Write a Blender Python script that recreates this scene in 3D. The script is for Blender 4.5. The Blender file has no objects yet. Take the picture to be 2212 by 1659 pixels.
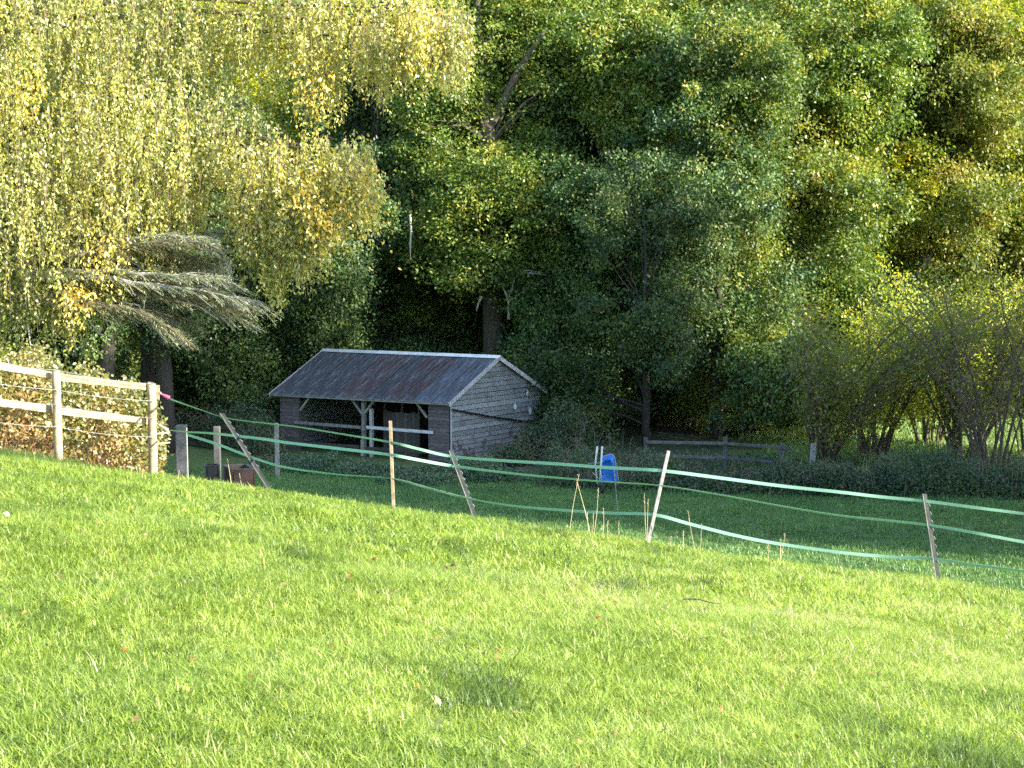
import bpy, math, random
import numpy as np
from mathutils import Vector, Matrix, noise as mnoise

rng = np.random.default_rng(7)
random.seed(7)
C = bpy.context.scene.collection
SC = bpy.context.scene

# ------------------------------------------------------------------ camera, sky, sun, exposure
CAMZ = 1.6
F, UC, VC, VH = 4488.0, 1106.0, 829.5, 489.0
PITCH = math.atan((VC - VH) / F)
cam = bpy.data.cameras.new('camera')
cam.sensor_width = 36.0
cam.lens = F / 2212.0 * 36.0
cam.clip_start, cam.clip_end = 0.1, 3000.0
camo = bpy.data.objects.new('camera', cam)
camo.location = (0, 0, CAMZ)
camo.rotation_euler = (math.pi / 2 - PITCH, 0, 0)
C.objects.link(camo)
SC.camera = camo

SUN_AZ, SUN_EL = math.radians(114), math.radians(25)
world = bpy.data.worlds.new('World')
SC.world = world
world.use_nodes = True
wn = world.node_tree.nodes
sky = wn.new('ShaderNodeTexSky')
sky.sky_type = 'NISHITA'
sky.sun_disc = False
sky.sun_elevation = SUN_EL
sky.sun_rotation = SUN_AZ
sky.air_density = 1.0
sky.dust_density = 0.6
world.node_tree.links.new(sky.outputs[0], wn['Background'].inputs[0])
wn['Background'].inputs[1].default_value = 0.15
sun = bpy.data.lights.new('sun', 'SUN')
sun.energy = 4.6
sun.angle = math.radians(0.53)
sun.color = (1.0, 0.93, 0.80)
suno = bpy.data.objects.new('sun', sun)
sdir = Vector((math.sin(SUN_AZ) * math.cos(SUN_EL), math.cos(SUN_AZ) * math.cos(SUN_EL), math.sin(SUN_EL)))
suno.rotation_euler = (-sdir).to_track_quat('-Z', 'Y').to_euler()
suno.location = (40, -20, 40)
C.objects.link(suno)
SC.view_settings.view_transform = 'Standard'
SC.view_settings.look = 'None'
SC.view_settings.exposure = 2.05
SC.view_settings.gamma = 1.0
SC.view_settings.use_curve_mapping = False
SC.cycles.max_bounces = 6
SC.cycles.diffuse_bounces = 3
SC.cycles.transmission_bounces = 4
SC.cycles.transparent_max_bounces = 6
SC.cycles.use_denoising = False

# ------------------------------------------------------------------ helpers
def ang(v):
    return math.atan((v - VC) / F) + PITCH

def at(u, v, Y):
    """a point of the photograph put back at its distance Y in front of the camera"""
    b = math.atan((v - VC) / F)
    a = b + PITCH
    # camera-space ray (u-UC, -(v-VC), -F) turned by the pitch
    cy, sy = math.cos(PITCH), math.sin(PITCH)
    dx, dz, dy = (u - UC), -(v - VC), F
    wy = dy * cy + dz * sy
    wz = -dy * sy + dz * cy
    t = Y / wy
    return Vector((dx * t, Y, CAMZ + wz * t))

def sstep(t):
    t = np.clip(t, 0, 1)
    return t * t * (3 - 2 * t)

def ground_np(x, y):
    x = np.asarray(x, float); y = np.asarray(y, float)
    yy = np.minimum(y, 60.0)
    hill = 1.6 + 0.072 * (yy - 6) + 0.00200 * (yy - 6) ** 2
    xt = 22 * np.tanh(x / 22.0)
    hill = hill + 0.138 * xt * sstep(y / 12.0)
    hill = hill + 0.045 * np.sin(x * 1.1 + y * 0.35) * np.sin(y * 0.8 - x * 0.5) + 0.02 * np.sin(x * 3.1 - y * 1.7)
    valley = 8.0 + 0.05 * np.sin(x * 0.35 + y * 0.2) + 0.06 * np.sin(y * 0.31)
    valley = valley - 0.035 * np.maximum(y - 98, 0) - 0.00022 * np.maximum(y - 98, 0) ** 2
    valley = valley - 1.2 * sstep((-x - 9) / 16) * sstep((y - 30) / 30) * (1 - sstep((y - 90) / 30))
    s = sstep((y - 29.0) / 18.0)
    d = hill * (1 - s) + valley * s
    return CAMZ - d

def ground(x, y):
    return float(ground_np(x, y))

def gp(u, Y):
    x = (u - UC) / F * Y
    return Vector((x, Y, ground(x, Y)))

def tag(o, label=None, cat=None, group=None, kind=None):
    if label: o['label'] = label
    if cat: o['category'] = cat
    if group: o['group'] = group
    if kind: o['kind'] = kind
    return o

def empty(name, loc, label, cat, group=None):
    o = bpy.data.objects.new(name, None)
    o.empty_display_size = 0.2
    C.objects.link(o)
    o.location = loc
    return tag(o, label, cat, group)

def link(name, me, parent=None, world_space=True):
    o = bpy.data.objects.new(name, me)
    C.objects.link(o)
    if parent is not None:
        o.parent = parent
        if world_space:      # geometry was written in world coordinates
            o.matrix_parent_inverse = Matrix.LocRotScale(parent.location, parent.rotation_euler, parent.scale).inverted()
    return o

class MB:
    def __init__(s): s.v, s.f = [], []
    def poly(s, vs, fs):
        b = len(s.v); s.v += [tuple(p) for p in vs]; s.f += [tuple(b + i for i in f) for f in fs]
    def prism(s, a, off):
        """polygon a (list of Vector) swept along off"""
        n = len(a)
        vs = [Vector(p) for p in a] + [Vector(p) + Vector(off) for p in a]
        s.poly(vs, [tuple(range(n - 1, -1, -1)), tuple(range(n, 2 * n))] + [(i, (i + 1) % n, n + (i + 1) % n, n + i) for i in range(n)])
    def beam(s, p, q, w, h, up=Vector((0, 0, 1)), jit=0.0):
        p, q = Vector(p), Vector(q)
        d = (q - p).normalized()
        r = d.cross(up)
        if r.length < 1e-4: r = d.cross(Vector((1, 0, 0)))
        r.normalize(); u = r.cross(d).normalized()
        vs = []
        for e in (p, q):
            for a, b in ((-1, -1), (1, -1), (1, 1), (-1, 1)):
                k = 1 + (random.random() - .5) * jit
                vs.append(e + r * a * w / 2 * k + u * b * h / 2 * k)
        s.poly(vs, [(3, 2, 1, 0), (4, 5, 6, 7), (0, 1, 5, 4), (1, 2, 6, 5), (2, 3, 7, 6), (3, 0, 4, 7)])
    def tube(s, pts, rad, n=7, cap=True):
        pts = [Vector(p) for p in pts]
        b = len(s.v)
        ref = Vector((0.31, 0.77, 0.12)).normalized()
        for i, p in enumerate(pts):
            d = (pts[min(i + 1, len(pts) - 1)] - pts[max(i - 1, 0)])
            if d.length < 1e-6: d = Vector((0, 0, 1))
            d.normalize()
            a = d.cross(ref)
            if a.length < 0.05: a = d.cross(Vector((1, 0, 0)))
            a.normalize(); c = d.cross(a)
            for k in range(n):
                t = 2 * math.pi * k / n
                s.v.append(tuple(p + (a * math.cos(t) + c * math.sin(t)) * rad[i]))
        for i in range(len(pts) - 1):
            for k in range(n):
                k2 = (k + 1) % n
                s.f.append((b + i * n + k, b + i * n + k2, b + (i + 1) * n + k2, b + (i + 1) * n + k))
        if cap:
            s.f.append(tuple(b + k for k in range(n - 1, -1, -1)))
            s.f.append(tuple(b + (len(pts) - 1) * n + k for k in range(n)))
    def mesh(s, name, mat, smooth=False):
        me = bpy.data.meshes.new(name)
        me.from_pydata(s.v, [], s.f)
        me.materials.append(mat)
        if smooth: me.polygons.foreach_set('use_smooth', [True] * len(me.polygons))
        me.update()
        return me
    def build(s, name, mat, parent=None, smooth=False, world_space=True):
        return link(name, s.mesh(name, mat, smooth), parent, world_space)

def bevel(o, w=0.006, seg=1):
    m = o.modifiers.new('bevel', 'BEVEL'); m.width = w; m.segments = seg; m.limit_method = 'ANGLE'
    return o

def leaf_mesh(name, P, D, N, L, W, T, mat, fold=0.18):
    """rhombic, slightly folded leaves; T is each leaf's own place on its colour ramp"""
    n = len(P)
    D = D / np.linalg.norm(D, axis=1, keepdims=True)
    S = np.cross(D, N); S /= (np.linalg.norm(S, axis=1, keepdims=True) + 1e-9)
    N = np.cross(S, D)
    L = np.broadcast_to(L, (n,))[:, None]; W = np.broadcast_to(W, (n,))[:, None]
    V = np.empty((n, 4, 3), np.float32)
    mid = P + D * L * 0.45 + N * W * fold
    V[:, 0] = P
    V[:, 1] = mid - S * W * .5
    V[:, 2] = P + D * L
    V[:, 3] = mid + S * W * .5
    base = (np.arange(n) * 4)[:, None]
    T3 = np.concatenate([base + np.array([[0, 1, 2]]), base + np.array([[0, 2, 3]])], 1).reshape(-1, 3)
    me = bpy.data.meshes.new(name)
    me.vertices.add(n * 4); me.vertices.foreach_set('co', V.reshape(-1))
    me.loops.add(n * 6); me.loops.foreach_set('vertex_index', T3.reshape(-1).astype(np.int32))
    me.polygons.add(n * 2)
    me.polygons.foreach_set('loop_start', (np.arange(n * 2) * 3).astype(np.int32))
    me.polygons.foreach_set('loop_total', np.full(n * 2, 3, np.int32))
    a = me.attributes.new('tint', 'FLOAT', 'POINT')
    a.data.foreach_set('value', np.repeat(np.clip(T, 0, 1).astype(np.float32), 4))
    me.materials.append(mat)
    me.update(calc_edges=True)
    return me

def unit(n, bias=(0, 0, 0), r=None):
    r = r or rng
    v = r.normal(size=(n, 3))
    v /= np.linalg.norm(v, axis=1, keepdims=True)
    return v + np.array(bias)

# ------------------------------------------------------------------ materials
def newmat(name):
    m = bpy.data.materials.new(name); m.use_nodes = True
    nt = m.node_tree
    for n in list(nt.nodes): nt.nodes.remove(n)
    out = nt.nodes.new('ShaderNodeOutputMaterial')
    return m, nt, out

def ramp(nt, fac, stops):
    r = nt.nodes.new('ShaderNodeValToRGB')
    e = r.color_ramp.elements
    while len(e) > 1: e.remove(e[-1])
    e[0].position = stops[0][0]; e[0].color = (*stops[0][1], 1)
    for p, c in stops[1:]:
        k = e.new(p); k.color = (*c, 1)
    nt.links.new(fac, r.inputs[0])
    return r.outputs[0]

def nz(nt, scale, detail=4, rough=0.6, vec=None, dist=0.0):
    n = nt.nodes.new('ShaderNodeTexNoise')
    n.inputs['Scale'].default_value = scale; n.inputs['Detail'].default_value = detail
    n.inputs['Roughness'].default_value = rough; n.inputs['Distortion'].default_value = dist
    if vec is not None: nt.links.new(vec, n.inputs['Vector'])
    return n.outputs['Fac']

def mapping(nt, scale=(1, 1, 1), space='Object'):
    tc = nt.nodes.new('ShaderNodeTexCoord'); mp = nt.nodes.new('ShaderNodeMapping')
    mp.inputs['Scale'].default_value = scale
    nt.links.new(tc.outputs[space], mp.inputs['Vector'])
    return mp.outputs[0]

def mixc(nt, fac, a, b, mode='MIX'):
    m = nt.nodes.new('ShaderNodeMix'); m.data_type = 'RGBA'; m.blend_type = mode
    for sock, val in ((m.inputs[0], fac), (m.inputs[6], a), (m.inputs[7], b)):
        if isinstance(val, bpy.types.NodeSocket): nt.links.new(val, sock)
        elif isinstance(val, tuple): sock.default_value = (*val, 1)
        else: sock.default_value = val
    return m.outputs[2]

def leafmat(name, stops, trans=0.35, gloss=0.06, attr='GEOMETRY'):
    m, nt, out = newmat(name)
    a = nt.nodes.new('ShaderNodeAttribute'); a.attribute_name = 'tint'; a.attribute_type = attr
    col = ramp(nt, a.outputs['Fac'], stops)
    oi = nt.nodes.new('ShaderNodeObjectInfo')
    hs = nt.nodes.new('ShaderNodeHueSaturation')
    mr = nt.nodes.new('ShaderNodeMapRange'); mr.inputs[3].default_value = 0.8; mr.inputs[4].default_value = 1.2
    nt.links.new(oi.outputs['Random'], mr.inputs[0]); nt.links.new(mr.outputs[0], hs.inputs['Value'])
    nt.links.new(col, hs.inputs['Color'])
    d = nt.nodes.new('ShaderNodeBsdfDiffuse'); t = nt.nodes.new('ShaderNodeBsdfTranslucent')
    g = nt.nodes.new('ShaderNodeBsdfGlossy'); g.inputs['Roughness'].default_value = 0.5
    g.inputs['Color'].default_value = (1, 1, 1, 1)
    hs2 = nt.nodes.new('ShaderNodeHueSaturation'); hs2.inputs['Hue'].default_value = 0.487
    hs2.inputs['Saturation'].default_value = 1.1; hs2.inputs['Value'].default_value = 1.5
    nt.links.new(hs.outputs[0], hs2.inputs['Color'])
    nt.links.new(hs.outputs[0], d.inputs[0]); nt.links.new(hs2.outputs[0], t.inputs[0])
    m1 = nt.nodes.new('ShaderNodeMixShader'); m1.inputs[0].default_value = trans
    nt.links.new(d.outputs[0], m1.inputs[1]); nt.links.new(t.outputs[0], m1.inputs[2])
    m2 = nt.nodes.new('ShaderNodeMixShader'); m2.inputs[0].default_value = gloss
    nt.links.new(m1.outputs[0], m2.inputs[1]); nt.links.new(g.outputs[0], m2.inputs[2])
    nt.links.new(m2.outputs[0], out.inputs[0])
    return m

def surfmat(name, colfn, rough=0.85, bump=0.3, bscale=30, bstr=(1, 1, 1), metal=0.0):
    m, nt, out = newmat(name)
    p = nt.nodes.new('ShaderNodeBsdfPrincipled')
    p.inputs['Roughness'].default_value = rough; p.inputs['Metallic'].default_value = metal
    c = colfn(nt)
    if isinstance(c, tuple): p.inputs['Base Color'].default_value = (*c, 1)
    else: nt.links.new(c, p.inputs['Base Color'])
    if bump:
        b = nt.nodes.new('ShaderNodeBump'); b.inputs['Strength'].default_value = bump
        b.inputs['Distance'].default_value = 0.01
        nt.links.new(nz(nt, bscale, 5, 0.65, mapping(nt, bstr)), b.inputs['Height'])
        nt.links.new(b.outputs[0], p.inputs['Normal'])
    nt.links.new(p.outputs[0], out.inputs[0])
    return m

def woodcol(c1, c2, c3=None, grain=(1, 1, 1), sc=8):
    def f(nt):
        n1 = nz(nt, sc, 6, 0.7, mapping(nt, grain), 0.3)
        col = ramp(nt, n1, [(0.3, c1), (0.5, c2), (0.72, c3 or c2)])
        oi = nt.nodes.new('ShaderNodeObjectInfo')
        v = nt.nodes.new('ShaderNodeMapRange'); v.inputs[3].default_value = 0.72; v.inputs[4].default_value = 1.2
        nt.links.new(oi.outputs['Random'], v.inputs[0])
        h = nt.nodes.new('ShaderNodeHueSaturation'); nt.links.new(v.outputs[0], h.inputs['Value']); nt.links.new(col, h.inputs['Color'])
        return h.outputs[0]
    return f

M = {}
M['birch_leaf'] = leafmat('birch_leaf', [(0, (.09, .13, .03)), (.25, (.24, .27, .06)), (.6, (.42, .41, .07)), (.82, (.52, .43, .06)), (1, (.62, .36, .03))], .36, .08)
M['oak_leaf'] = leafmat('oak_leaf', [(0, (.035, .075, .015)), (.5, (.12, .19, .03)), (.85, (.27, .32, .05)), (1, (.36, .28, .06))], .38, .03)
M['dark_leaf'] = leafmat('dark_leaf', [(0, (.025, .06, .02)), (.5, (.07, .13, .035)), (.9, (.16, .23, .05)), (1, (.26, .18, .06))], .28, .03)
M['lime_leaf'] = leafmat('lime_leaf', [(0, (.10, .17, .02)), (.5, (.32, .38, .045)), (.85, (.52, .50, .06)), (1, (.55, .40, .05))], .44, .03)
M['olive_leaf'] = leafmat('olive_leaf', [(0, (.06, .10, .02)), (.5, (.17, .22, .035)), (.85, (.32, .32, .05)), (1, (.34, .22, .07))], .40, .03)
M['hedge_leaf'] = leafmat('hedge_leaf', [(0, (.09, .13, .03)), (.35, (.24, .24, .05)), (.65, (.38, .28, .08)), (.85, (.34, .16, .06)), (1, (.40, .10, .05))], .32, .06)
M['bramble_leaf'] = leafmat('bramble_leaf', [(0, (.025, .06, .025)), (.55, (.05, .10, .035)), (.85, (.12, .17, .05)), (1, (.20, .10, .05))], .25, .05)
M['nettle_leaf'] = leafmat('nettle_leaf', [(0, (.03, .08, .03)), (.6, (.06, .13, .04)), (1, (.12, .17, .05))], .3, .08)
M['red_leaf'] = leafmat('red_leaf', [(0, (.10, .02, .02)), (1, (.22, .04, .03))], .3, .05)
M['needle'] = leafmat('needle', [(0, (.13, .18, .07)), (.6, (.26, .30, .13)), (1, (.40, .38, .22))], .25, .06)
M['grass_blade'] = leafmat('grass_blade', [(0, (.07, .12, .02)), (.4, (.21, .30, .04)), (.75, (.34, .42, .08)), (1, (.45, .46, .20))], .42, .03, 'INSTANCER')
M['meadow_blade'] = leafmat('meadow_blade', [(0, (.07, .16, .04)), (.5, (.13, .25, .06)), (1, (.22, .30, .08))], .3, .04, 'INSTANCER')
M['straw_blade'] = leafmat('straw_blade', [(0, (.28, .22, .10)), (1, (.50, .43, .25))], .25, .05, 'INSTANCER')
M['dock_leaf'] = leafmat('dock_leaf', [(0, (.06, .13, .035)), (1, (.12, .20, .06))], .3, .14)

M['bark'] = surfmat('bark', woodcol((.045, .035, .025), (.10, .085, .06), (.17, .155, .12), (3, 3, .7), 5), .95, .8, 14, (2, 2, .5))
M['bark_dark'] = surfmat('bark_dark', woodcol((.018, .015, .011), (.04, .033, .024), (.075, .065, .05), (3, 3, .7), 5), .95, .8, 14, (2, 2, .5))
M['bark_pale'] = surfmat('bark_pale', woodcol((.25, .23, .18), (.42, .40, .33), (.55, .53, .46), (4, 4, 1), 6), .9, .6, 20)
M['twig'] = surfmat('twig', woodcol((.10, .07, .045), (.19, .14, .09), (.28, .22, .15)), .9, 0)
M['stem'] = surfmat('stem', woodcol((.05, .04, .028), (.10, .08, .055), (.19, .16, .11), (2, 2, .6)), .9, .3)
M['red_stem'] = surfmat('red_stem', woodcol((.18, .07, .035), (.30, .14, .06), (.38, .25, .12)), .9, 0)
M['fence_wood'] = surfmat('fence_wood', woodcol((.12, .085, .05), (.30, .23, .14), (.40, .33, .22), (1, 1, 1), 9), .85, .6, 25, (1, 1, 1))
M['grey_wood'] = surfmat('grey_wood', woodcol((.12, .11, .10), (.24, .23, .21), (.36, .35, .32), (1, 1, 1), 7), .9, .5, 25)
M['shaded_grey_wood'] = surfmat('shaded_grey_wood', woodcol((.06, .058, .056), (.11, .105, .10), (.17, .165, .16), (1, 1, 1), 7), .9, .5, 25)  # grey wood with the shade on the posts and rails put into its colour
M['dark_wood'] = surfmat('dark_wood', woodcol((.035, .03, .025), (.07, .06, .05), (.12, .105, .09)), .9, .4)
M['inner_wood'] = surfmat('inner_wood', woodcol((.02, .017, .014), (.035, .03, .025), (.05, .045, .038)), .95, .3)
M['stud_wood'] = surfmat('stud_wood', woodcol((.26, .25, .22), (.34, .33, .30), (.42, .40, .37)), .95, .3)
M['partition'] = surfmat('partition', woodcol((.05, .045, .04), (.08, .075, .066), (.11, .10, .09)), .95, .3)
M['cap_metal'] = surfmat('cap_metal', woodcol((.50, .51, .50), (.68, .69, .67), (.78, .79, .76), (1, 1, 1), 3), .6, .15)
M['barge_wood'] = surfmat('barge_wood', woodcol((.30, .30, .29), (.46, .46, .45), (.58, .58, .56), (1, 1, 1), 5), .85, .4)
M['black_pipe'] = surfmat('black_pipe', lambda nt: (.012, .012, .014), .45, 0)
M['dark_metal'] = surfmat('dark_metal', woodcol((.03, .03, .03), (.05, .05, .048), (.09, .085, .08)), .6, .2, 30)
M['white_plastic'] = surfmat('white_plastic', lambda nt: (.75, .76, .72), .45, 0)
M['galv'] = surfmat('galv', woodcol((.35, .36, .36), (.5, .51, .51)), .45, 0, metal=.6)
M['pink_plastic'] = surfmat('pink_plastic', woodcol((.62, .05, .14), (.78, .12, .24), (.8, .3, .38)), .4, 0)
M['faded_pink'] = surfmat('faded_pink', woodcol((.45, .22, .20), (.6, .36, .33)), .5, 0)
M['black_rubber'] = surfmat('black_rubber', lambda nt: (.02, .02, .022), .6, 0)
M['rust_metal'] = surfmat('rust_metal', woodcol((.03, .018, .014), (.05, .028, .02), (.07, .045, .03)), .8, .3)
M['pale_sack'] = surfmat('pale_sack', lambda nt: (.5, .52, .52), .8, .3)

def tapemat():
    m, nt, out = newmat('fence_tape')
    v = mapping(nt, (1, 1, 1), 'UV')
    col = (.50, .80, .62)
    d = nt.nodes.new('ShaderNodeBsdfDiffuse'); t = nt.nodes.new('ShaderNodeBsdfTranslucent')
    w = nt.nodes.new('ShaderNodeTexWave'); w.wave_type = 'BANDS'; w.bands_direction = 'Y'; w.inputs['Scale'].default_value = 2.2
    w.inputs['Distortion'].default_value = 0.3
    nt.links.new(v, w.inputs['Vector'])
    c = ramp(nt, w.outputs['Fac'], [(0, (.24, .46, .34)), (.5, (.32, .57, .43)), (1, (.40, .63, .51))])
    nt.links.new(c, d.inputs[0]); nt.links.new(c, t.inputs[0])
    mx = nt.nodes.new('ShaderNodeMixShader'); mx.inputs[0].default_value = .3
    nt.links.new(d.outputs[0], mx.inputs[1]); nt.links.new(t.outputs[0], mx.inputs[2])
    nt.links.new(mx.outputs[0], out.inputs[0])
    return m
M['tape'] = tapemat()

def groundcol(nt):
    v = mapping(nt)
    big = nz(nt, .35, 4, .6, v)
    fine = nz(nt, 9, 6, .75, v)
    green = ramp(nt, fine, [(.3, (.035, .06, .012)), (.5, (.075, .125, .022)), (.7, (.13, .17, .04))])
    dry = ramp(nt, fine, [(.3, (.10, .08, .035)), (.6, (.15, .15, .06))])
    f = ramp(nt, big, [(.55, (0, 0, 0)), (.75, (.6, .6, .6))])
    return mixc(nt, f, green, dry)
M['field'] = surfmat('field', groundcol, .95, .8, 14)
def earthcol(nt):
    fine = nz(nt, 6, 6, .75, mapping(nt))
    return ramp(nt, fine, [(.3, (.02, .02, .012)), (.45, (.035, .045, .018)), (.65, (.05, .085, .025))])
M['earth'] = surfmat('earth', earthcol, .95, .8, 14)

def sheetmat(name, base, c2, rust, rustlo, metal=0.0):
    """painted corrugated iron: coat worn through to rust in streaks that run down the slope"""
    def f(nt):
        v = mapping(nt, (9, .9, 9)); v2 = mapping(nt, (1, 1, 1))
        streak = nz(nt, 1.6, 6, .7, v)
        patch = nz(nt, 1.1, 5, .6, v2)
        add = nt.nodes.new('ShaderNodeMath'); add.operation = 'ADD'
        nt.links.new(streak, add.inputs[0]); nt.links.new(patch, add.inputs[1])
        r = ramp(nt, add.outputs[0], [(0, (0, 0, 0)), (rustlo / 2, (0, 0, 0)), (min(1, rustlo / 2 + .05), (1, 1, 1))])
        hf = nt.nodes.new('ShaderNodeMath'); hf.operation = 'MULTIPLY'; hf.inputs[1].default_value = .5
        nt.links.new(add.outputs[0], hf.inputs[0])
        r = ramp(nt, hf.outputs[0], [(0, (0, 0, 0)), (rustlo - .04, (0, 0, 0)), (rustlo + .04, (1, 1, 1))])
        col = ramp(nt, nz(nt, 14, 4, .7, v2), [(.3, base), (.7, c2)])
        rc = ramp(nt, nz(nt, 7, 5, .7, v), [(.3, rust), (.7, tuple(x * 1.6 for x in rust))])
        c = mixc(nt, r, col, rc)
        # darker in the valleys of the corrugations, lighter on the crests
        sx = nt.nodes.new('ShaderNodeSeparateXYZ'); nt.links.new(v2, sx.inputs[0])
        mr = nt.nodes.new('ShaderNodeMapRange'); mr.inputs[1].default_value = -.016; mr.inputs[2].default_value = .016
        mr.inputs[3].default_value = .35; mr.inputs[4].default_value = 1.35; nt.links.new(sx.outputs[2], mr.inputs[0])
        hv = nt.nodes.new('ShaderNodeHueSaturation'); nt.links.new(mr.outputs[0], hv.inputs['Value']); nt.links.new(c, hv.inputs['Color']); c = hv.outputs[0]
        line = ramp(nt, nz(nt, 2.6, 5, .7, mapping(nt, (14, .35, 14))), [(.56, (0, 0, 0)), (.62, (.8, .8, .8))])
        c = mixc(nt, line, c, (.22, .25, .27))
        # lichen and droppings
        pale_spots = ramp(nt, nz(nt, 5.5, 7, .75, v2), [(.72, (0, 0, 0)), (.75, (1, 1, 1))])
        return mixc(nt, pale_spots, c, (.30, .32, .30))
    return surfmat(name, f, .62, .15, 40, (1, 1, 1), metal)
M['sheet_slate'] = sheetmat('sheet_slate', (.012, .018, .024), (.026, .034, .040), (.024, .012, .011), .54)
M['sheet_rust'] = sheetmat('sheet_rust', (.022, .030, .038), (.05, .06, .068), (.030, .012, .011), .47)
M['sheet_blue'] = sheetmat('sheet_blue', (.038, .055, .075), (.085, .11, .14), (.030, .016, .015), .52)

def boardcol(pale, mid, dark, patch=None):
    def f(nt):
        v = mapping(nt, (1.0, 1.0, 7.0)); v2 = mapping(nt)
        n = nz(nt, 5, 6, .7, v, .2)
        col = ramp(nt, n, [(.28, dark), (.5, mid), (.68, pale)])
        blot = nz(nt, 2.3, 4, .6, v2)
        if patch:
            col = mixc(nt, ramp(nt, blot, [(.52, (0, 0, 0)), (.60, (.8, .8, .8))]), col, patch)
        oi = nt.nodes.new('ShaderNodeObjectInfo')
        vv = nt.nodes.new('ShaderNodeMapRange'); vv.inputs[3].default_value = 0.75; vv.inputs[4].default_value = 1.15
        nt.links.new(oi.outputs['Random'], vv.inputs[0])
        h = nt.nodes.new('ShaderNodeHueSaturation'); nt.links.new(vv.outputs[0], h.inputs['Value']); nt.links.new(col, h.inputs['Color'])
        pale_spots = ramp(nt, nz(nt, 4.5, 6, .7, v2), [(.73, (0, 0, 0)), (.76, (.6, .6, .6))])  # pale spots painted on the boards in place of sun flecks
        return mixc(nt, pale_spots, h.outputs[0], (.42, .44, .42))
    return f
M['gable_board'] = surfmat('gable_board', boardcol((.29, .32, .325), (.22, .245, .25), (.15, .165, .17), (.17, .17, .17)), .9, .4, 25, (1, 1, 6))
M['stained_board'] = surfmat('stained_board', boardcol((.27, .29, .295), (.20, .215, .22), (.13, .13, .13), (.085, .055, .052)), .9, .4, 25, (1, 1, 6))
M['pier_board'] = surfmat('pier_board', boardcol((.22, .19, .19), (.12, .095, .095), (.065, .05, .05)), .9, .4, 25, (1, 1, 6))

def barrowcol(nt):
    v = mapping(nt)
    n = nz(nt, 6, 5, .7, v)
    return ramp(nt, n, [(.3, (.01, .10, .42)), (.55, (.015, .16, .60)), (.75, (.08, .26, .62))])
M['blue_tub'] = surfmat('blue_tub', barrowcol, .5, .2)

# ------------------------------------------------------------------ the ground
def build_ground():
    ys = np.concatenate([np.arange(-6, 24, .6), np.arange(24, 50, .4), np.arange(50, 110, 1.2), np.arange(110, 420, 8), [600, 900]])
    xs = np.concatenate([[-500, -250, -120, -80, -60], np.arange(-45, -14, 1.5), np.arange(-14, 14, .5), np.arange(14, 46, 1.5), [60, 80, 120, 250, 500]])
    X, Y = np.meshgrid(xs, ys)
    Z = ground_np(X, Y)
    V = np.stack([X, Y, Z], -1).reshape(-1, 3)
    nx = len(xs); F_ = []
    for j in range(len(ys) - 1):
        for i in range(nx - 1):
            a = j * nx + i
            F_.append((a, a + 1, a + nx + 1, a + nx))
    me = bpy.data.meshes.new('grass_field')
    me.from_pydata(V.tolist(), [], F_)
    me.polygons.foreach_set('use_smooth', [True] * len(F_))
    me.materials.append(M['field']); me.update()
    o = link('grass_field', me); tag(o, kind='structure')
build_ground()

# woodland floor: a sheet of bare leaf-strewn earth lying on the meadow under the trees
def build_floor():
    mb = MB()
    xs = np.arange(-36, 9, 1.5)
    ys = np.arange(66.5, 88, 1.5)
    idx = {}
    for j, y in enumerate(ys):
        for i, x in enumerate(xs):
            yy = y + (0.9 * math.sin(x * .7) + .6 * math.sin(x * 1.9)) * (1 if j == 0 else .2)
            yy += (8 if x < -2 else 0) * (1 - j / (len(ys) - 1))
            idx[i, j] = len(mb.v)
            mb.v.append((x, yy, ground(x, yy) + .03))
    for j in range(len(ys) - 1):
        for i in range(len(xs) - 1):
            mb.f.append((idx[i, j], idx[i + 1, j], idx[i + 1, j + 1], idx[i, j + 1]))
    tag(mb.build('woodland_floor', M['earth'], smooth=True), kind='structure')
build_floor()

# ------------------------------------------------------------------ the field shelter
PHI = math.radians(31.6)
C0 = Vector((-2.09, 70.0, 0)); GZ = -6.4
LX = Vector((-math.cos(PHI), math.sin(PHI), 0))       # along the front, to the left
DX = Vector((math.sin(PHI), math.cos(PHI), 0))        # back along the gable
UP = Vector((0, 0, 1))
def S(l, d, z): return Vector((C0.x, C0.y, GZ)) + LX * l + DX * d + UP * z
LEN, DEP, EH, RH = 7.2, 5.87, 2.12, 3.40

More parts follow.
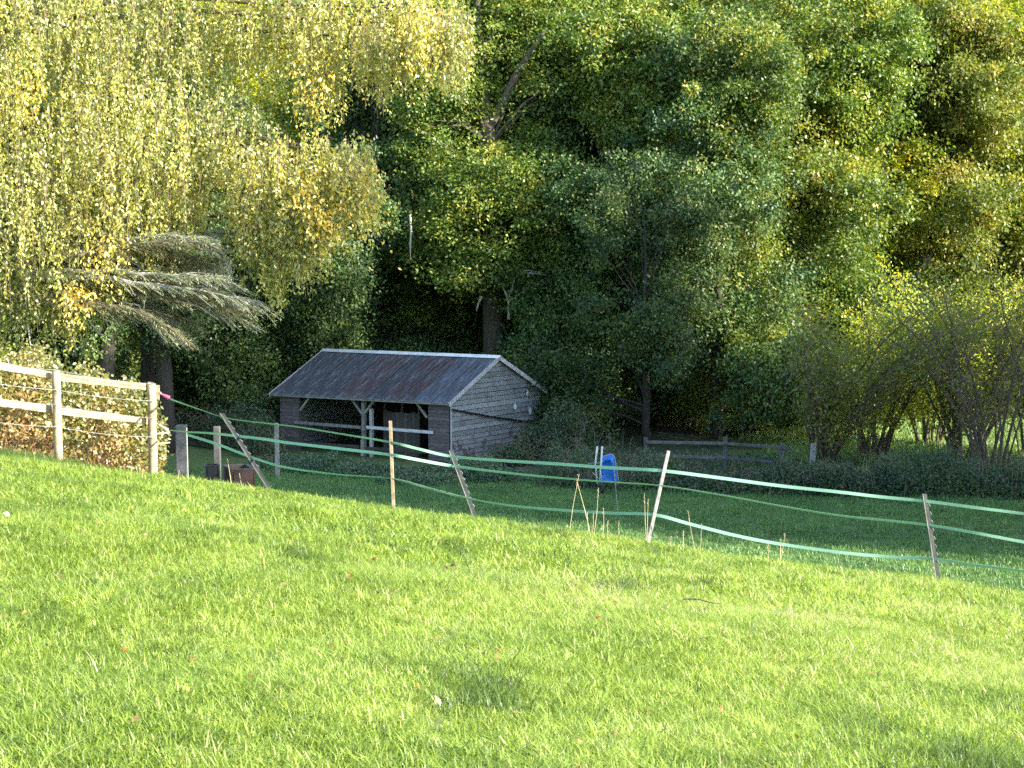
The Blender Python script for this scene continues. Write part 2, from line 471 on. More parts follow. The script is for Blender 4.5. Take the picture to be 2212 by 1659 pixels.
def build_shed():
    sh = empty('field_shelter', S(LEN / 2, DEP / 2, 0), 'weathered timber horse shelter with two open bays under a rusty corrugated roof', 'shed')
    slope = math.atan2(RH - EH, DEP / 2)
    # boarded gable end (right), each board its own piece
    def width_at(z):
        if z <= EH: return 0, DEP
        t = (z - EH) / (RH - EH)
        return DEP / 2 * t, DEP - DEP / 2 * t
    def gable(l, side):
        z = .05; k = 0
        while z < RH - .12:
            h = .172 + random.uniform(-.008, .008)
            z1 = min(z + h - .017, RH - .05)
            a0, a1 = width_at(z); b0, b1 = width_at(z1)
            o0 = -.03 * side; lap = .022 * side
            mb = MB()
            sag = random.uniform(-.008, .008)
            pts = [S(l + o0 - lap, a0, z), S(l + o0 - lap, a1, z + sag), S(l + o0, b1, z1 + sag), S(l + o0, b0, z1)]
            if side < 0: pts.reverse()
            mb.prism(pts, LX * .02 * side)
            m = M['stained_board'] if (z < .9 and k < 6) else M['gable_board']
            o = mb.build('board', m, sh)
            z += h; k += 1
    gable(0, 1); gable(LEN, -1)
    # back wall boards (seen dark through the bays)
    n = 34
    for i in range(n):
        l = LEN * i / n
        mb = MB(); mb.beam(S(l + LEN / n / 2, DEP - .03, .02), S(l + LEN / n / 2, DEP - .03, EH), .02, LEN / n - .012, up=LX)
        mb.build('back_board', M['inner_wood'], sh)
    for i in range(9):
        mb = MB(); l = .5 + i * .78; mb.beam(S(l, DEP - .09, 0), S(l, DEP - .09, EH), .09, .07, up=DX); mb.build('stud', M['stud_wood'], sh)
    # end bays closed with horizontal boards
    for (l0, l1) in ((.02, .88), (LEN - .82, LEN - .02)):
        z = .04
        while z < EH - .12:
            h = .125
            mb = MB()
            mb.beam(S(l0, -.02 + random.uniform(-.004, .004), z + h / 2), S(l1 - random.uniform(0, .015), -.02, z + h / 2), .025, h - .010)
            mb.build('board', M['pier_board'], sh); z += h
        for l in (l0 + .05, l1 - .05):
            mb = MB(); mb.beam(S(l, .06, 0), S(l, .06, EH), .1, .1, up=DX); mb.build('post', M['dark_wood'], sh)
    # corner board
    mb = MB(); mb.beam(S(-.06, -.03, 0), S(-.06, -.03, EH), .03, .07, up=DX); mb.build('corner_board', M['barge_wood'], sh)
    mb = MB(); mb.beam(S(.02, DEP + .015, 0), S(.02, DEP + .015, EH), .09, .03, up=DX); mb.build('corner_board', M['barge_wood'], sh)
    # centre posts, plates and knee braces
    mid = 3.46
    mb = MB(); mb.beam(S(mid + .14, .02, 0), S(mid + .14, .02, EH - .1), .13, .14, up=DX); bevel(mb.build('post', M['grey_wood'], sh))
    mb = MB(); mb.beam(S(mid - .16, .05, 0), S(mid - .16, .05, EH - .42), .11, .12, up=DX); bevel(mb.build('post', M['barge_wood'], sh))
    mb = MB(); mb.beam(S(0, .0, EH - .08), S(LEN, .0, EH - .08), .1, .14); mb.build('wall_plate', M['dark_wood'], sh)
    mb = MB(); mb.beam(S(0, DEP - .16, EH - .08), S(LEN, DEP - .16, EH - .08), .1, .14); mb.build('wall_plate', M['dark_wood'], sh)
    for l, s in ((mid + .14, 1), (mid + .14, -1), (.88, 1), (LEN - .82, -1)):
        mb = MB(); mb.beam(S(l + .04 * s, -.02, EH - .62), S(l + .46 * s, -.02, EH - .14), .07, .09, up=DX); bevel(mb.build('brace', M['grey_wood'], sh))
    # fascia under the eaves and pale gutter lip
    mb = MB(); mb.beam(S(-.10, -.27, EH - .085), S(LEN + .28, -.27, EH - .085), .025, .085); mb.build('fascia_board', M['grey_wood'], sh)
    # rafters
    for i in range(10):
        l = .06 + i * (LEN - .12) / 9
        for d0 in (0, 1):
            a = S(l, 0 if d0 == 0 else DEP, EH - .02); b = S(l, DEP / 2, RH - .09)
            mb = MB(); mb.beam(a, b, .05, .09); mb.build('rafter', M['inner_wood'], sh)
    # corrugated sheets
    def sheet_mesh(wid, length, mat, nm='sheet'):
        ncor = round(wid / .076); seg = ncor * 4
        mb = MB(); rows = 6
        for r in range(rows + 1):
            for i in range(seg + 1):
                x = wid * i / seg
                mb.v.append((x, length * r / rows, .018 * math.cos(2 * math.pi * i / 4) + random.uniform(-.0015, .0015)))
        for r in range(rows):
            for i in range(seg):
                a = r * (seg + 1) + i
                mb.f.append((a, a + 1, a + seg + 2, a + seg + 1))
        return mb.mesh(nm, mat, False)
    W = .684
    slen = (DEP / 2 + .30) / math.cos(slope)
    kinds = ['sheet_blue', 'sheet_blue', 'sheet_rust', 'sheet_rust', 'sheet_slate', 'sheet_rust', 'sheet_rust', 'sheet_slate', 'sheet_slate', 'sheet_slate', 'sheet_slate']
    ez = EH - .30 * math.tan(slope) + .06
    for face in (0, 1):
        for i in range(11):
            me = sheet_mesh(W + .07, slen, M[kinds[i]] if face == 0 else M['sheet_slate'])
            o = bpy.data.objects.new('roof_sheet', me); C.objects.link(o)
            lift = .008 * (i % 2)
            skew = random.uniform(-.003, .003)
            # local axes: x along LX, y up the slope, z off the roof
            if face == 0:
                X, Yv = LX, (DX * math.cos(slope) + UP * math.sin(slope))
                org = S(-.13 + i * W + .01 * random.random(), -.30, ez + lift + random.uniform(-.004, .004))
                Zv = X.cross(Yv)
                if Zv.z < 0:   # keep the normal outward by mirroring the start
                    X = -X; org = org + LX * (W + .07); Zv = X.cross(Yv)
            else:
                X, Yv = LX, (-DX * math.cos(slope) + UP * math.sin(slope))
                org = S(-.13 + i * W, DEP + .30, ez + lift)
                Zv = X.cross(Yv)
                if Zv.z < 0:
                    X = -X; org = org + LX * (W + .07); Zv = X.cross(Yv)
            m = Matrix((X, Yv, Zv)).transposed().to_4x4(); m.translation = org
            o.matrix_world = m
            o.parent = sh; o.matrix_parent_inverse = Matrix.Translation(sh.location).inverted()
    # ridge cap
    for a, b in ((-.20, 2.4), (2.38, 5.0), (4.98, LEN + .33)):
        mb = MB()
        rz = RH + .10; t = .17
        prof = [(-t, -t * math.tan(slope)), (-.05, -.012), (0, .015), (.05, -.012), (t, -t * math.tan(slope))]
        A = [S(a, DEP / 2 + p, rz + q) for p, q in prof]; B = [S(b, DEP / 2 + p, rz + q + .004) for p, q in prof]
        A2 = [p - UP * .012 for p in A]; B2 = [p - UP * .012 for p in B]
        mb.v += [tuple(p) for p in A + B + A2 + B2]
        for i in range(4):
            mb.f.append((i, i + 1, 6 + i, 5 + i)); mb.f.append((10 + i, 15 + i, 16 + i, 11 + i))
        mb.f += [(0, 5, 15, 10), (4, 14, 19, 9)]
        mb.build('ridge_cap', M['cap_metal'], sh)
    # barge boards at both ends
    for l, s in ((-.15, 1), (LEN + .30, -1)):
        for fb in (0, 1):
            d0 = -.31 if fb == 0 else DEP + .31
            a = S(l, d0, ez - .045); b = S(l, DEP / 2, ez - .045 + (DEP / 2 + .31) * math.tan(slope))
            mb = MB(); mb.beam(a, b, .026, .15); bevel(mb.build('barge_board', M['barge_wood'], sh), .004)
    # black water pipe strapped across the gable
    pts = [S(-.10, -.05 + DEP * 1.02 * t, 1.84 - .95 * t - .05 * math.sin(t * math.pi)) for t in np.linspace(0, 1, 12)]
    mb = MB(); mb.tube(pts, [.032] * 12, 7); mb.build('water_pipe', M['black_pipe'], sh, True)
    # rails across the bays, with their short middle posts
    for (a, b, z, dz, m) in ((6.55, 3.62, 1.08, -.04, 'grey_wood'), (3.40, .62, 1.06, -.04, 'barge_wood'), (6.75, 3.7, .36, 0, 'dark_wood'), (3.4, .9, .33, 0, 'dark_wood')):
        mb = MB(); mb.beam(S(a, -.12, z), S(b, -.12, z + dz), .035, .105, jit=.1); bevel(mb.build('rail', M[m], sh), .005)
    for l, z0, z1 in ((3.50, .92, 1.28), (3.54, .05, .62)):
        mb = MB(); mb.beam(S(l, -.17, z0), S(l, -.17, z1), .09, .10, up=DX, jit=.2); bevel(mb.build('rail_post', M['grey_wood'], sh), .01)
    # partition boards standing inside the right bay
    for i in range(9):
        l = 3.20 - i * .17
        mb = MB(); mb.beam(S(l, .75, .05), S(l, .75, 1.55 + .02 * math.sin(i * 2)), .02, .16, up=LX); mb.build('partition_board', M['partition'], sh)
    # white patches laid on the gable boards to stand for flecks of sun
    for (d, z, r) in ((4.05, 1.62, .085), (4.9, 2.05, .07), (5.1, 1.38, .11)):
        mb = MB(); ns = 9
        ring = [S(-.078, d + r * (1 + random.uniform(-.35, .35)) * math.cos(2 * math.pi * k / ns), z + r * 1.2 * (1 + random.uniform(-.35, .45)) * math.sin(2 * math.pi * k / ns)) for k in range(ns)]
        mb.prism(ring, -LX * .012)
        mb.build('sun_fleck', M['white_plastic'], sh)
    return sh
build_shed()

# ------------------------------------------------------------------ post and rail fence on the left, in the sun
def lat(u, v, Y): return at(u, v, Y)
def build_left_fence():
    f = empty('post_and_rail_fence', gp(120, 29), 'sunlit pale timber post and rail fence in front of the russet hedge', 'fence')
    posts = [(-95, 770, 27.4, .062), (121, 801, 29, .062), (327, 829, 31, .066)]
    for u, v, Y, r in posts:
        t = at(u, v, Y); b = gp(u, Y); b.z -= .3
        n = 7
        pts = [b.lerp(t, k / (n - 1)) + Vector((random.uniform(-.004, .004), random.uniform(-.004, .004), 0)) for k in range(n)]
        mb = MB(); mb.tube(pts + [t + UP * .008], [r * random.uniform(.96, 1.04) for _ in pts] + [r * .9], 12)
        mb.build('post', M['fence_wood'], f, True)
    rails = [((-110, 772, 27.45), (116, 813, 29.1)), ((126, 816, 29.1), (332, 839, 31.1)),
             ((-110, 857, 27.45), (116, 886, 29.1)), ((126, 889, 29.1), (318, 911, 31.1))]
    for a, b in rails:
        A, B = at(*a), at(*b); A.y += .075; B.y += .075
        mb = MB(); n = 6
        for i in range(n + 1):
            p = A.lerp(B, i / n); h = .052 * random.uniform(.9, 1.08); w = .028
            for sx, sz in ((-1, -1), (1, -1), (1, 1), (-1, 1)):
                mb.v.append((p.x, p.y + sx * w, p.z + sz * h))
        for i in range(n):
            for k in range(4):
                mb.f.append((i * 4 + k, i * 4 + (k + 1) % 4, i * 4 + 4 + (k + 1) % 4, i * 4 + 4 + k))
        mb.f += [(0, 3, 2, 1), (n * 4, n * 4 + 1, n * 4 + 2, n * 4 + 3)]
        bevel(mb.build('rail', M['fence_wood'], f), .008)
    for (v0, v1, v2) in ((770, 799, 829), (812, 842, 866), (846, 874, 903), (898, 922, 944)):
        pts = []
        for (a, b) in (((-95, v0, 27.35), (121, v1, 28.93)), ((121, v1, 28.93), (327, v2, 30.93))):
            A, B = at(*a), at(*b)
            for k in range(8):
                t = k / 8; p = A.lerp(B, t); p.z -= .03 * math.sin(math.pi * t); pts.append(p)
        pts.append(at(327, v2, 30.93))
        mb = MB(); mb.tube(pts, [.0035] * len(pts), 4)
        for p in pts[::1]:
            mb.beam(p + Vector((-.02, 0, .018)), p + Vector((.02, 0, -.018)), .004, .004)
        mb.build('wire', M['galv'], f)
    for v0, v1 in ((938, 935), (960, 956)):
        mb = MB(); mb.tube([at(330, v0, 31.2), at(350, v0 - 2, 31.7), at(366, v1, 32.1)], [.014, .016, .013], 6); mb.build('rail', M['fence_wood'], f)
    mb = MB(); mb.beam(at(340, 848, 31.1) + Vector((0, 0, -.12)), at(341, 832, 31.1), .05, .045, up=Vector((0, 1, 0))); mb.build('spacer_block', M['fence_wood'], f)
build_left_fence()

# ------------------------------------------------------------------ electric fence
def build_electric():
    f = empty('electric_fence', gp(1420, 24.5), 'temporary electric fence of three pale green tapes on leaning stakes along the crest', 'fence')
    stakes = [((480, 893), (573, 1040), 28.0, .3, 'metal'), ((843, 909), (850, 1102), 25.5, 0, 'wood'), ((975, 973), (1030, 1124), 26.2, .1, 'metal'),
              ((1444, 974), (1400, 1172), 24.5, 0, 'wood'), ((1998, 1067), (2028, 1256), 24.3, 0, 'metal'), ((2640, 1120), (2650, 1330), 24.0, 0, 'wood')]
    for (a, b, Y, dy, k) in stakes:
        t = at(a[0], a[1], Y + dy); g = at(b[0], b[1], Y)
        g = g + (g - t).normalized() * .15
        d = (t - g)
        mb = MB()
        if k == 'wood':
            mb.beam(g, t, .042, .03, up=Vector((0, 1, 0)), jit=.08)
            o = bevel(mb.build('stake', M['grey_wood'] if a[0] > 1000 else M['fence_wood'], f), .004)
        else:
            r = Vector((1, 0, 0)) * .018
            mb.beam(g - r * .8, t - r * .8, .010, .030, up=Vector((0, 1, 0)))
            mb.beam(g + r * .5 + Vector((0, .012, 0)), t + r * .5 + Vector((0, .012, 0)), .026, .006, up=Vector((0, 1, 0)))
            st = mb.build('stake', M['dark_metal'], f)
            mb = MB(); mb.beam(g - r * 1.5 + Vector((0, -.012, 0)), t - r * 1.5 + Vector((0, -.012, 0)), .009, .008, up=Vector((0, 1, 0)), jit=.5); mb.build('galvanised_edge', M['grey_wood'], st, False, False)
            n = 8
            for i in range(n):
                p = g.lerp(t, .3 + .65 * i / n) + Vector((.024, -.01, 0)); q = p + d.normalized() * .045
                mb2 = MB(); mb2.tube([p, p + Vector((.012, -.006, .012)), q], [.003] * 3, 5); mb2.build('lug', M['galv'], f)
    # thin galvanised stake beside the strainer post
    mb = MB(); mb.tube([gp(403, 31.6) - UP * .2, at(403, 924, 31.6)], [.009, .007], 6); mb.build('stake', M['galv'], f)
    A = [(367, 862, 31), (430, 884, 29.4), (489, 903, 28), (566, 913.5, 27.4), (640, 922, 26.8), (740, 938, 26.2), (842, 955, 25.5), (905, 970, 25.6), (976, 986, 25.9), (1085, 995, 25.5), (1200, 1002, 25.2), (1310, 1010, 24.8), (1431, 1017, 24.5), (1560, 1033, 24.5), (1690, 1050, 24.5), (1814, 1063, 24.4), (1900, 1073, 24.4), (2002, 1083, 24.3), (2110, 1097, 24.2), (2212, 1110, 24.2), (2400, 1137, 24.1), (2640, 1165, 24)]
    B = [(363, 929, 31.2), (403, 933, 30.5), (455, 936, 29.5), (512, 942, 28.3), (566, 948, 27.8), (619, 956, 27.2), (730, 969, 26.3), (840, 982, 25.5), (912, 995, 25.6), (981, 1007, 25.9), (1090, 1021, 25.6), (1200, 1032, 25.2), (1310, 1041, 24.8), (1424, 1049, 24.5), (1560, 1070, 24.5), (1690, 1094, 24.5), (1814, 1114, 24.4), (1910, 1124, 24.4), (2010, 1135, 24.3), (2110, 1152, 24.2), (2212, 1171, 24.2), (2400, 1205, 24.1), (2642, 1240, 24)]
    Cc = [(404, 939, 30.4), (470, 960, 29.5), (549, 990, 28.1), (619, 1010, 27.4), (730, 1025, 26.3), (846, 1034, 25.5), (930, 1056, 25.8), (1018, 1078, 26.1), (1110, 1093, 25.6), (1200, 1101, 25.2), (1310, 1108, 24.8), (1412, 1112, 24.5), (1491, 1132, 24.5), (1590, 1157, 24.5), (1684, 1175, 24.5), (1814, 1193, 24.4), (1910, 1202, 24.4), (2021, 1208, 24.3), (2110, 1221, 24.2), (2212, 1234, 24.2), (2400, 1262, 24.1), (2644, 1290, 24)]
    for ci, ctl in enumerate((A, B, Cc)):
        P = [at(*c) for c in ctl]
        pts = []
        for i in range(len(P) - 1):        # Catmull-Rom through the measured points
            p0, p1, p2, p3 = P[max(i - 1, 0)], P[i], P[i + 1], P[min(i + 2, len(P) - 1)]
            n = 12
            for k in range(n):
                t = k / n
                pts.append(.5 * ((2 * p1) + (p2 - p0) * t + (2 * p0 - 5 * p1 + 4 * p2 - p3) * t * t + (3 * p1 - p0 - 3 * p2 + p3) * t ** 3))
        pts.append(P[-1])
        me = bpy.data.meshes.new('tape'); vs, fs, uv = [], [], []
        L = 0
        for i, p in enumerate(pts):
            d = (pts[min(i + 1, len(pts) - 1)] - pts[max(i - 1, 0)]).normalized()
            if i: L += (pts[i] - pts[i - 1]).length
            tw = math.radians(66) * (0.5 + 0.5 * math.sin(L * (.42 + .1 * ci) + ci * 2.1))
            a = UP - d * d.z; a.normalize(); c = d.cross(a)
            wdir = a * math.cos(tw * .9) + c * math.sin(tw * .9)
            w = .019
            vs += [tuple(p - wdir * w), tuple(p + wdir * w)]; uv += [(L, 0), (L, 1)]
        for i in range(len(pts) - 1): fs.append((2 * i, 2 * i + 2, 2 * i + 3, 2 * i + 1))
        me.from_pydata(vs, [], fs); me.materials.append(M['tape'])
        lay = me.uv_layers.new(name='UVMap')
        for l in me.loops: lay.data[l.index].uv = uv[l.vertex_index]
        o = link('tape', me, f)
        s = o.modifiers.new('thickness', 'SOLIDIFY'); s.thickness = .0015
    return f
EF = build_electric()
# gate handles that end the electric strands
def handle(u0, v0, u1, v1, Y, mat, label):
    a, b = at(u0, v0, Y), at(u1, v1, Y)
    d = b - a
    mb = MB(); prof = [(0, .012), (.06, .026), (.14, .024), (.22, .013), (.4, .015), (.55, .022), (.7, .027), (.82, .024), (.92, .034), (.97, .034), (1, .014)]
    mb.tube([a + d * t for t, r in prof], [r for t, r in prof], 10); h = mb.build('gate_handle', M[mat], EF, True); h['label'] = label
    mb = MB(); e = d.normalized()
    mb.tube([a - e * .10 + UP * .015, a - e * .12 - UP * .0, a - e * .09 - UP * .018, a - e * .04, a], [.004] * 5, 5)
    mb.tube([b, b + e * .05], [.006, .006], 5)
    mb.build('hook', M['galv'], h, False, False)
handle(343, 848, 366, 860, 31.0, 'pink_plastic', 'bright pink plastic gate handle on the top strand beside the corner fence post')
handle(343, 917, 362, 930, 31.0, 'faded_pink', 'faded dusty pink gate handle half hidden by creeper below the bright pink one')



# ------------------------------------------------------------------ other fences, posts, troughs, barrow
def squarepost(name, u, vt, Y, w, mat, label, cat='post', lean=0, group=None, dpt=None):
    b = gp(u, Y); t = at(u + lean, vt, Y)
    e = empty(name, b, label, cat, group)
    mb = MB(); mb.beam(b - UP * .2, t, dpt or w, w, up=Vector((0, 1, 0)), jit=.06)
    bevel(mb.build('shaft', M[mat], e), .012)
    return e
squarepost('gate_post', 392, 918, 37.0, .19, 'shaded_grey_wood', 'thick grey strainer post just right of the sunlit fence', 'gate post')
squarepost('gate_post', 468, 921, 50.0, .16, 'shaded_grey_wood', 'square grey post standing in shadow between the strainer post and the shelter', 'gate post')
squarepost('gate_post', 597, 914, 66.0, .14, 'grey_wood', 'far grey post directly left of the shelter wall', 'gate post')

def railfence(name, label, posts, rails, mat, w=.1, rh=.09):
    e = empty(name, gp(posts[0][0], posts[0][2]), label, 'fence')
    for (u, v, Y) in posts:
        mb = MB(); mb.beam(gp(u, Y) - UP * .1, at(u, v, Y), w, w, up=Vector((0, 1, 0)), jit=.1); bevel(mb.build('post', M[mat], e), .01)
    for (a, b) in rails:
        mb = MB(); mb.beam(at(*a), at(*b), .045, rh, jit=.12); bevel(mb.build('rail', M[mat], e), .008)
railfence('paddock_fence', 'shaded grey post and rail fence behind the far left end of the paddock',
          [(300, 842, 80), (370, 841, 80), (437, 844, 81), (510, 850, 82), (590, 856, 83)],
          [((296, 848, 80.1), (370, 851, 80.1)), ((370, 851, 80.1), (437, 855, 81.1)), ((437, 855, 81.1), (510, 860, 82.1)), ((510, 860, 82.1), (592, 866, 83.1)),
           ((300, 874, 80.1), (437, 880, 81.1)), ((437, 880, 81.1), (512, 886, 82.1))], 'dark_wood', .11, .10)
railfence('wood_edge_fence', 'grey post and rail fence at the wood edge right of the blue wheelbarrow',
          [(1395, 945, 67.5), (1567, 944, 67.5), (1690, 957, 67.2)],
          [((1395, 955, 67.4), (1567, 958, 67.4)), ((1567, 958, 67.4), (1705, 968, 67.1)), ((1395, 984, 67.4), (1567, 989, 67.4)), ((1567, 989, 67.4), (1712, 1001, 67.1))], 'shaded_grey_wood', .13, .10)
squarepost('stump_post', 1757, 958, 66.5, .17, 'grey_wood', 'short broken grey post with ivy at the foot of the arching hazel stems', 'post')
railfence('field_fence', 'small pale rail fence far off in the sunlit field at the right edge',
          [(2168, 868, 118), (2195, 866, 118), (2222, 866, 118), (2250, 866, 118)], [((2160, 874, 117.9), (2260, 872, 117.9)), ((2160, 888, 117.9), (2260, 886, 117.9)), ((2160, 902, 117.9), (2260, 900, 117.9))], 'fence_wood', .12, .12)

def stake(u0, v0, Y, u1, label, mat, r=.012):
    e = gp(u0, Y); o = empty('wire_stake', e, label, 'stake')
    mb = MB(); mb.tube([e - UP * .1, at(u1, v0, Y)], [r, r * .8], 5); mb.build('rod', M[mat], o)
stake(1337, 1052 - 40, 57, 1326, 'thin pale stake right in front of the blue wheelbarrow', 'galv')
stake(1668, 1096, 52, 1670, 'thin dark stake standing on the shaded meadow right of centre', 'dark_metal')

def build_barrow():
    Y = 62.0
    w = empty('wheelbarrow', gp(1312, Y), 'blue wheelbarrow stood up on its nose with two white handles pointing at the sky', 'wheelbarrow')
    # tub seen from below: outer shell lofted from the small floor to the wide rim
    base = [(1301, 1000), (1306, 994), (1318, 993), (1322, 999), (1327, 1042), (1298, 1042)]
    rim = [(1298, 990), (1303, 986), (1321, 979.5), (1327, 985), (1338, 1046), (1294, 1046)]
    mb = MB(); N = 28
    def ring(poly, Yo, grow=0):
        pts = []; n = len(poly); tot = []
        for i in range(n):
            a, b = poly[i], poly[(i + 1) % n]; tot.append(math.dist(a, b))
        T = sum(tot)
        for k in range(N):
            s = T * k / N; i = 0
            while s > tot[i]: s -= tot[i]; i += 1
            a, b = poly[i], poly[(i + 1) % n]; t = s / tot[i]
            pts.append(at(a[0] + (b[0] - a[0]) * t, a[1] + (b[1] - a[1]) * t, Yo))
        return pts
    R = [ring(base, Y - .02), ring(base, Y), ring([tuple(np.add(np.multiply(a, .5), np.multiply(b, .5))) for a, b in zip(base, rim)], Y + .13), ring(rim, Y + .28)]
    for k, r in enumerate(R): mb.v += [tuple(p) for p in r]
    for k in range(3):
        for i in range(N):
            j = (i + 1) % N; mb.f.append((k * N + i, k * N + j, (k + 1) * N + j, (k + 1) * N + i))
    mb.f.append(tuple(range(N)))
    o = mb.build('tub', M['blue_tub'], w, True); s = o.modifiers.new('t', 'SOLIDIFY'); s.thickness = .012
    mb = MB(); mb.tube(R[3] + [R[3][0]], [.013] * (N + 1), 6); mb.build('tub_rim', M['galv'], w, True)
    for (a, b, c, d) in (((1290.5, 964), (1286, 1000), (1290, 1044), 0), ((1301, 964), (1297, 1018), (1300, 1046), 0)):
        mb = MB(); mb.tube([at(*a, Y - .22), at(a[0] * .55 + b[0] * .45, a[1] * .5 + b[1] * .5, Y - .2), at(*b, Y - .14), at(*c, Y - .05)], [.03, .03, .024, .02], 8)
        mb.build('handle', M['white_plastic'], w, True)
        mb = MB(); mb.tube([at(a[0], a[1] + 1, Y - .22), at(a[0] + 1, a[1] - 13, Y - .24)], [.017, .016], 8); mb.build('grip', M['black_rubber'], w, True)
    mb = MB(); mb.tube([at(1270, 1001, Y - .15), at(1287, 1000, Y - .15), at(1299, 1001, Y - .15)], [.010] * 3, 5)
    mb.tube([at(1280, 1021, Y - .1), at(1296, 1035, Y - .1)], [.009, .009], 5); mb.build('leg', M['galv'], w)
    c = at(1303, 1052, Y + .1); mb = MB()
    ringp = [c + Vector((math.cos(t) * .05, math.sin(t) * .17, math.sin(t) * .0 + math.cos(t) * .16)) for t in np.linspace(0, 2 * math.pi, 17)]
    mb.tube(ringp, [.04] * 17, 8); mb.build('wheel', M['black_rubber'], w, True)
build_barrow()

def box_open(name, u, vtop, Y, wx, wy, h, mat, rim, label, cat, rot=0.3):
    b = at(u, vtop, Y); g = ground(b.x, Y)
    e = empty(name, (b.x, Y, g), label, cat); e.rotation_euler = (0, 0, rot)
    mb = MB(); t = .03; top = b.z - g
    for s in (-1, 1):
        mb.beam((s * wx / 2, -wy / 2, top - h / 2), (s * wx / 2, wy / 2, top - h / 2), t, h)
        mb.beam((-wx / 2 + t, s * wy / 2 - s * .003, top - h / 2), (wx / 2 - t, s * wy / 2 - s * .003, top - h / 2), t, h)
    mb.beam((-wx / 2 + t, 0, top - h + .02), (wx / 2 - t, 0, top - h + .02), wy - 2 * t, .03)
    o = mb.build('body', M[mat], e, world_space=False)
    mb = MB(); z = top + .012
    for s in (-1, 1):
        mb.beam((s * (wx / 2), -wy / 2 - .02, z), (s * (wx / 2), wy / 2 + .02, z), .04, .025)
        mb.beam((-wx / 2 + .02, s * wy / 2, z + .002), (wx / 2 - .02, s * wy / 2, z + .002), .04, .025)
    mb.build('rim', M[rim], e, world_space=False)
    return e
box_open('water_trough', 516, 1010, 42, .46, .8, .45, 'rust_metal', 'dark_metal', 'rusty brown water trough with a pale rim in the hollow behind the crest', 'trough', .35)
box_open('feed_tub', 458, 1006, 42, .26, .3, .35, 'black_rubber', 'black_rubber', 'small black tub left of the rusty water trough', 'tub', .2)

# ------------------------------------------------------------------ vegetation generators
def crown_mesh(name, ells, nclus, per, rad, L, W, mat, seed, flat=.6, tintmix=.18, droop=-.25, void=-.8):
    r = np.random.default_rng(seed)
    vol = np.array([e[3] * e[4] * e[5] for e in ells]); vol = vol ** .75; vol /= vol.sum()
    which = r.choice(len(ells), nclus, p=vol)
    E_ = np.array(ells)[which]
    d = unit(nclus, r=r)
    rr = r.random(nclus) ** .42
    cc = E_[:, :3] + d * rr[:, None] * E_[:, 3:6]
    w1 = np.sin(cc[:, 0] * 1.3 + seed) + np.sin(cc[:, 1] * 1.5 + 2 * seed) + np.sin(cc[:, 2] * 1.2 + 3 * seed) + np.sin(cc[:, 0] * .7 - cc[:, 2] * .8)
    keep = w1 > void
    cc = cc[keep]; nclus = len(cc)
    crad = rad * r.uniform(.5, 1.4, nclus)
    ct = np.clip(r.normal(.48, tintmix * 1.3, nclus), 0, .95)
    idx = np.repeat(np.arange(nclus), per)
    n = len(idx)
    off = r.normal(size=(n, 3)) * np.array([1, 1, flat]) * .5
    P = cc[idx] + off * crad[idx][:, None]
    outward = (P - cc[idx]); outward /= (np.linalg.norm(outward, axis=1, keepdims=True) + 1e-6)
    D = outward * .7 + unit(n, r=r) * .8 + np.array([0, 0, droop])
    N = unit(n, (0, 0, .9), r) + outward * .3
    T = ct[idx] + r.normal(0, .13, n)
    T = np.where(r.random(n) < .012, 1.0, np.minimum(T, .93))
    return leaf_mesh(name, P, D, N, L * r.uniform(.7, 1.3, n), W * r.uniform(.7, 1.3, n), T, mat), cc

def skeleton(mb, base, top, r0, cc, nlimb, seed, lo=.25, nseg=9, wob=.25, sub=2):
    r = random.Random(seed)
    base, top = Vector(base), Vector(top)
    n = nseg; pts = []
    for i in range(n + 1):
        t = i / n; w = wob * math.sin(t * math.pi) if i else 0
        pts.append(base.lerp(top, t) + Vector((r.uniform(-w, w), r.uniform(-w, w), 0)))
    rad = [r0 * (1.35 if i == 0 else 1) * (1 - i / n) ** .8 + .02 for i in range(n + 1)]
    mb.tube(pts, rad, 9)
    ids = list(range(len(cc))); r.shuffle(ids)
    for k in ids[:nlimb]:
        tgt = Vector(cc[k])
        h = (tgt.z - base.z) / max(1e-3, (top.z - base.z))
        t = min(.95, max(lo, h * .72 + r.uniform(-.1, .05)))
        i = int(t * n); fr = t * n - i; i = min(i, n - 1)
        s = pts[i].lerp(pts[i + 1], fr); rs = (rad[i] * (1 - fr) + rad[i + 1] * fr) * .34
        q = []
        for j in range(7):
            a = j / 6
            p = s.lerp(tgt, a) + Vector((r.uniform(-.12, .12), r.uniform(-.12, .12), .5 * math.sin(a * math.pi) * (tgt - s).length * .13 + r.uniform(-.1, .1))) * (1 if 0 < j else 0)
            q.append(p)
        mb.tube(q, [max(.012, rs * (1 - j / 6) ** .9) for j in range(7)], 5, False)
        for _ in range(sub):
            j = r.randint(2, 5); e = q[j] + Vector((r.uniform(-1, 1), r.uniform(-1, 1), r.uniform(-.3, .8))) * .9
            mb.tube([q[j], q[j].lerp(e, .5) + Vector((0, 0, .1)), e], [.022, .014, .006], 4, False)

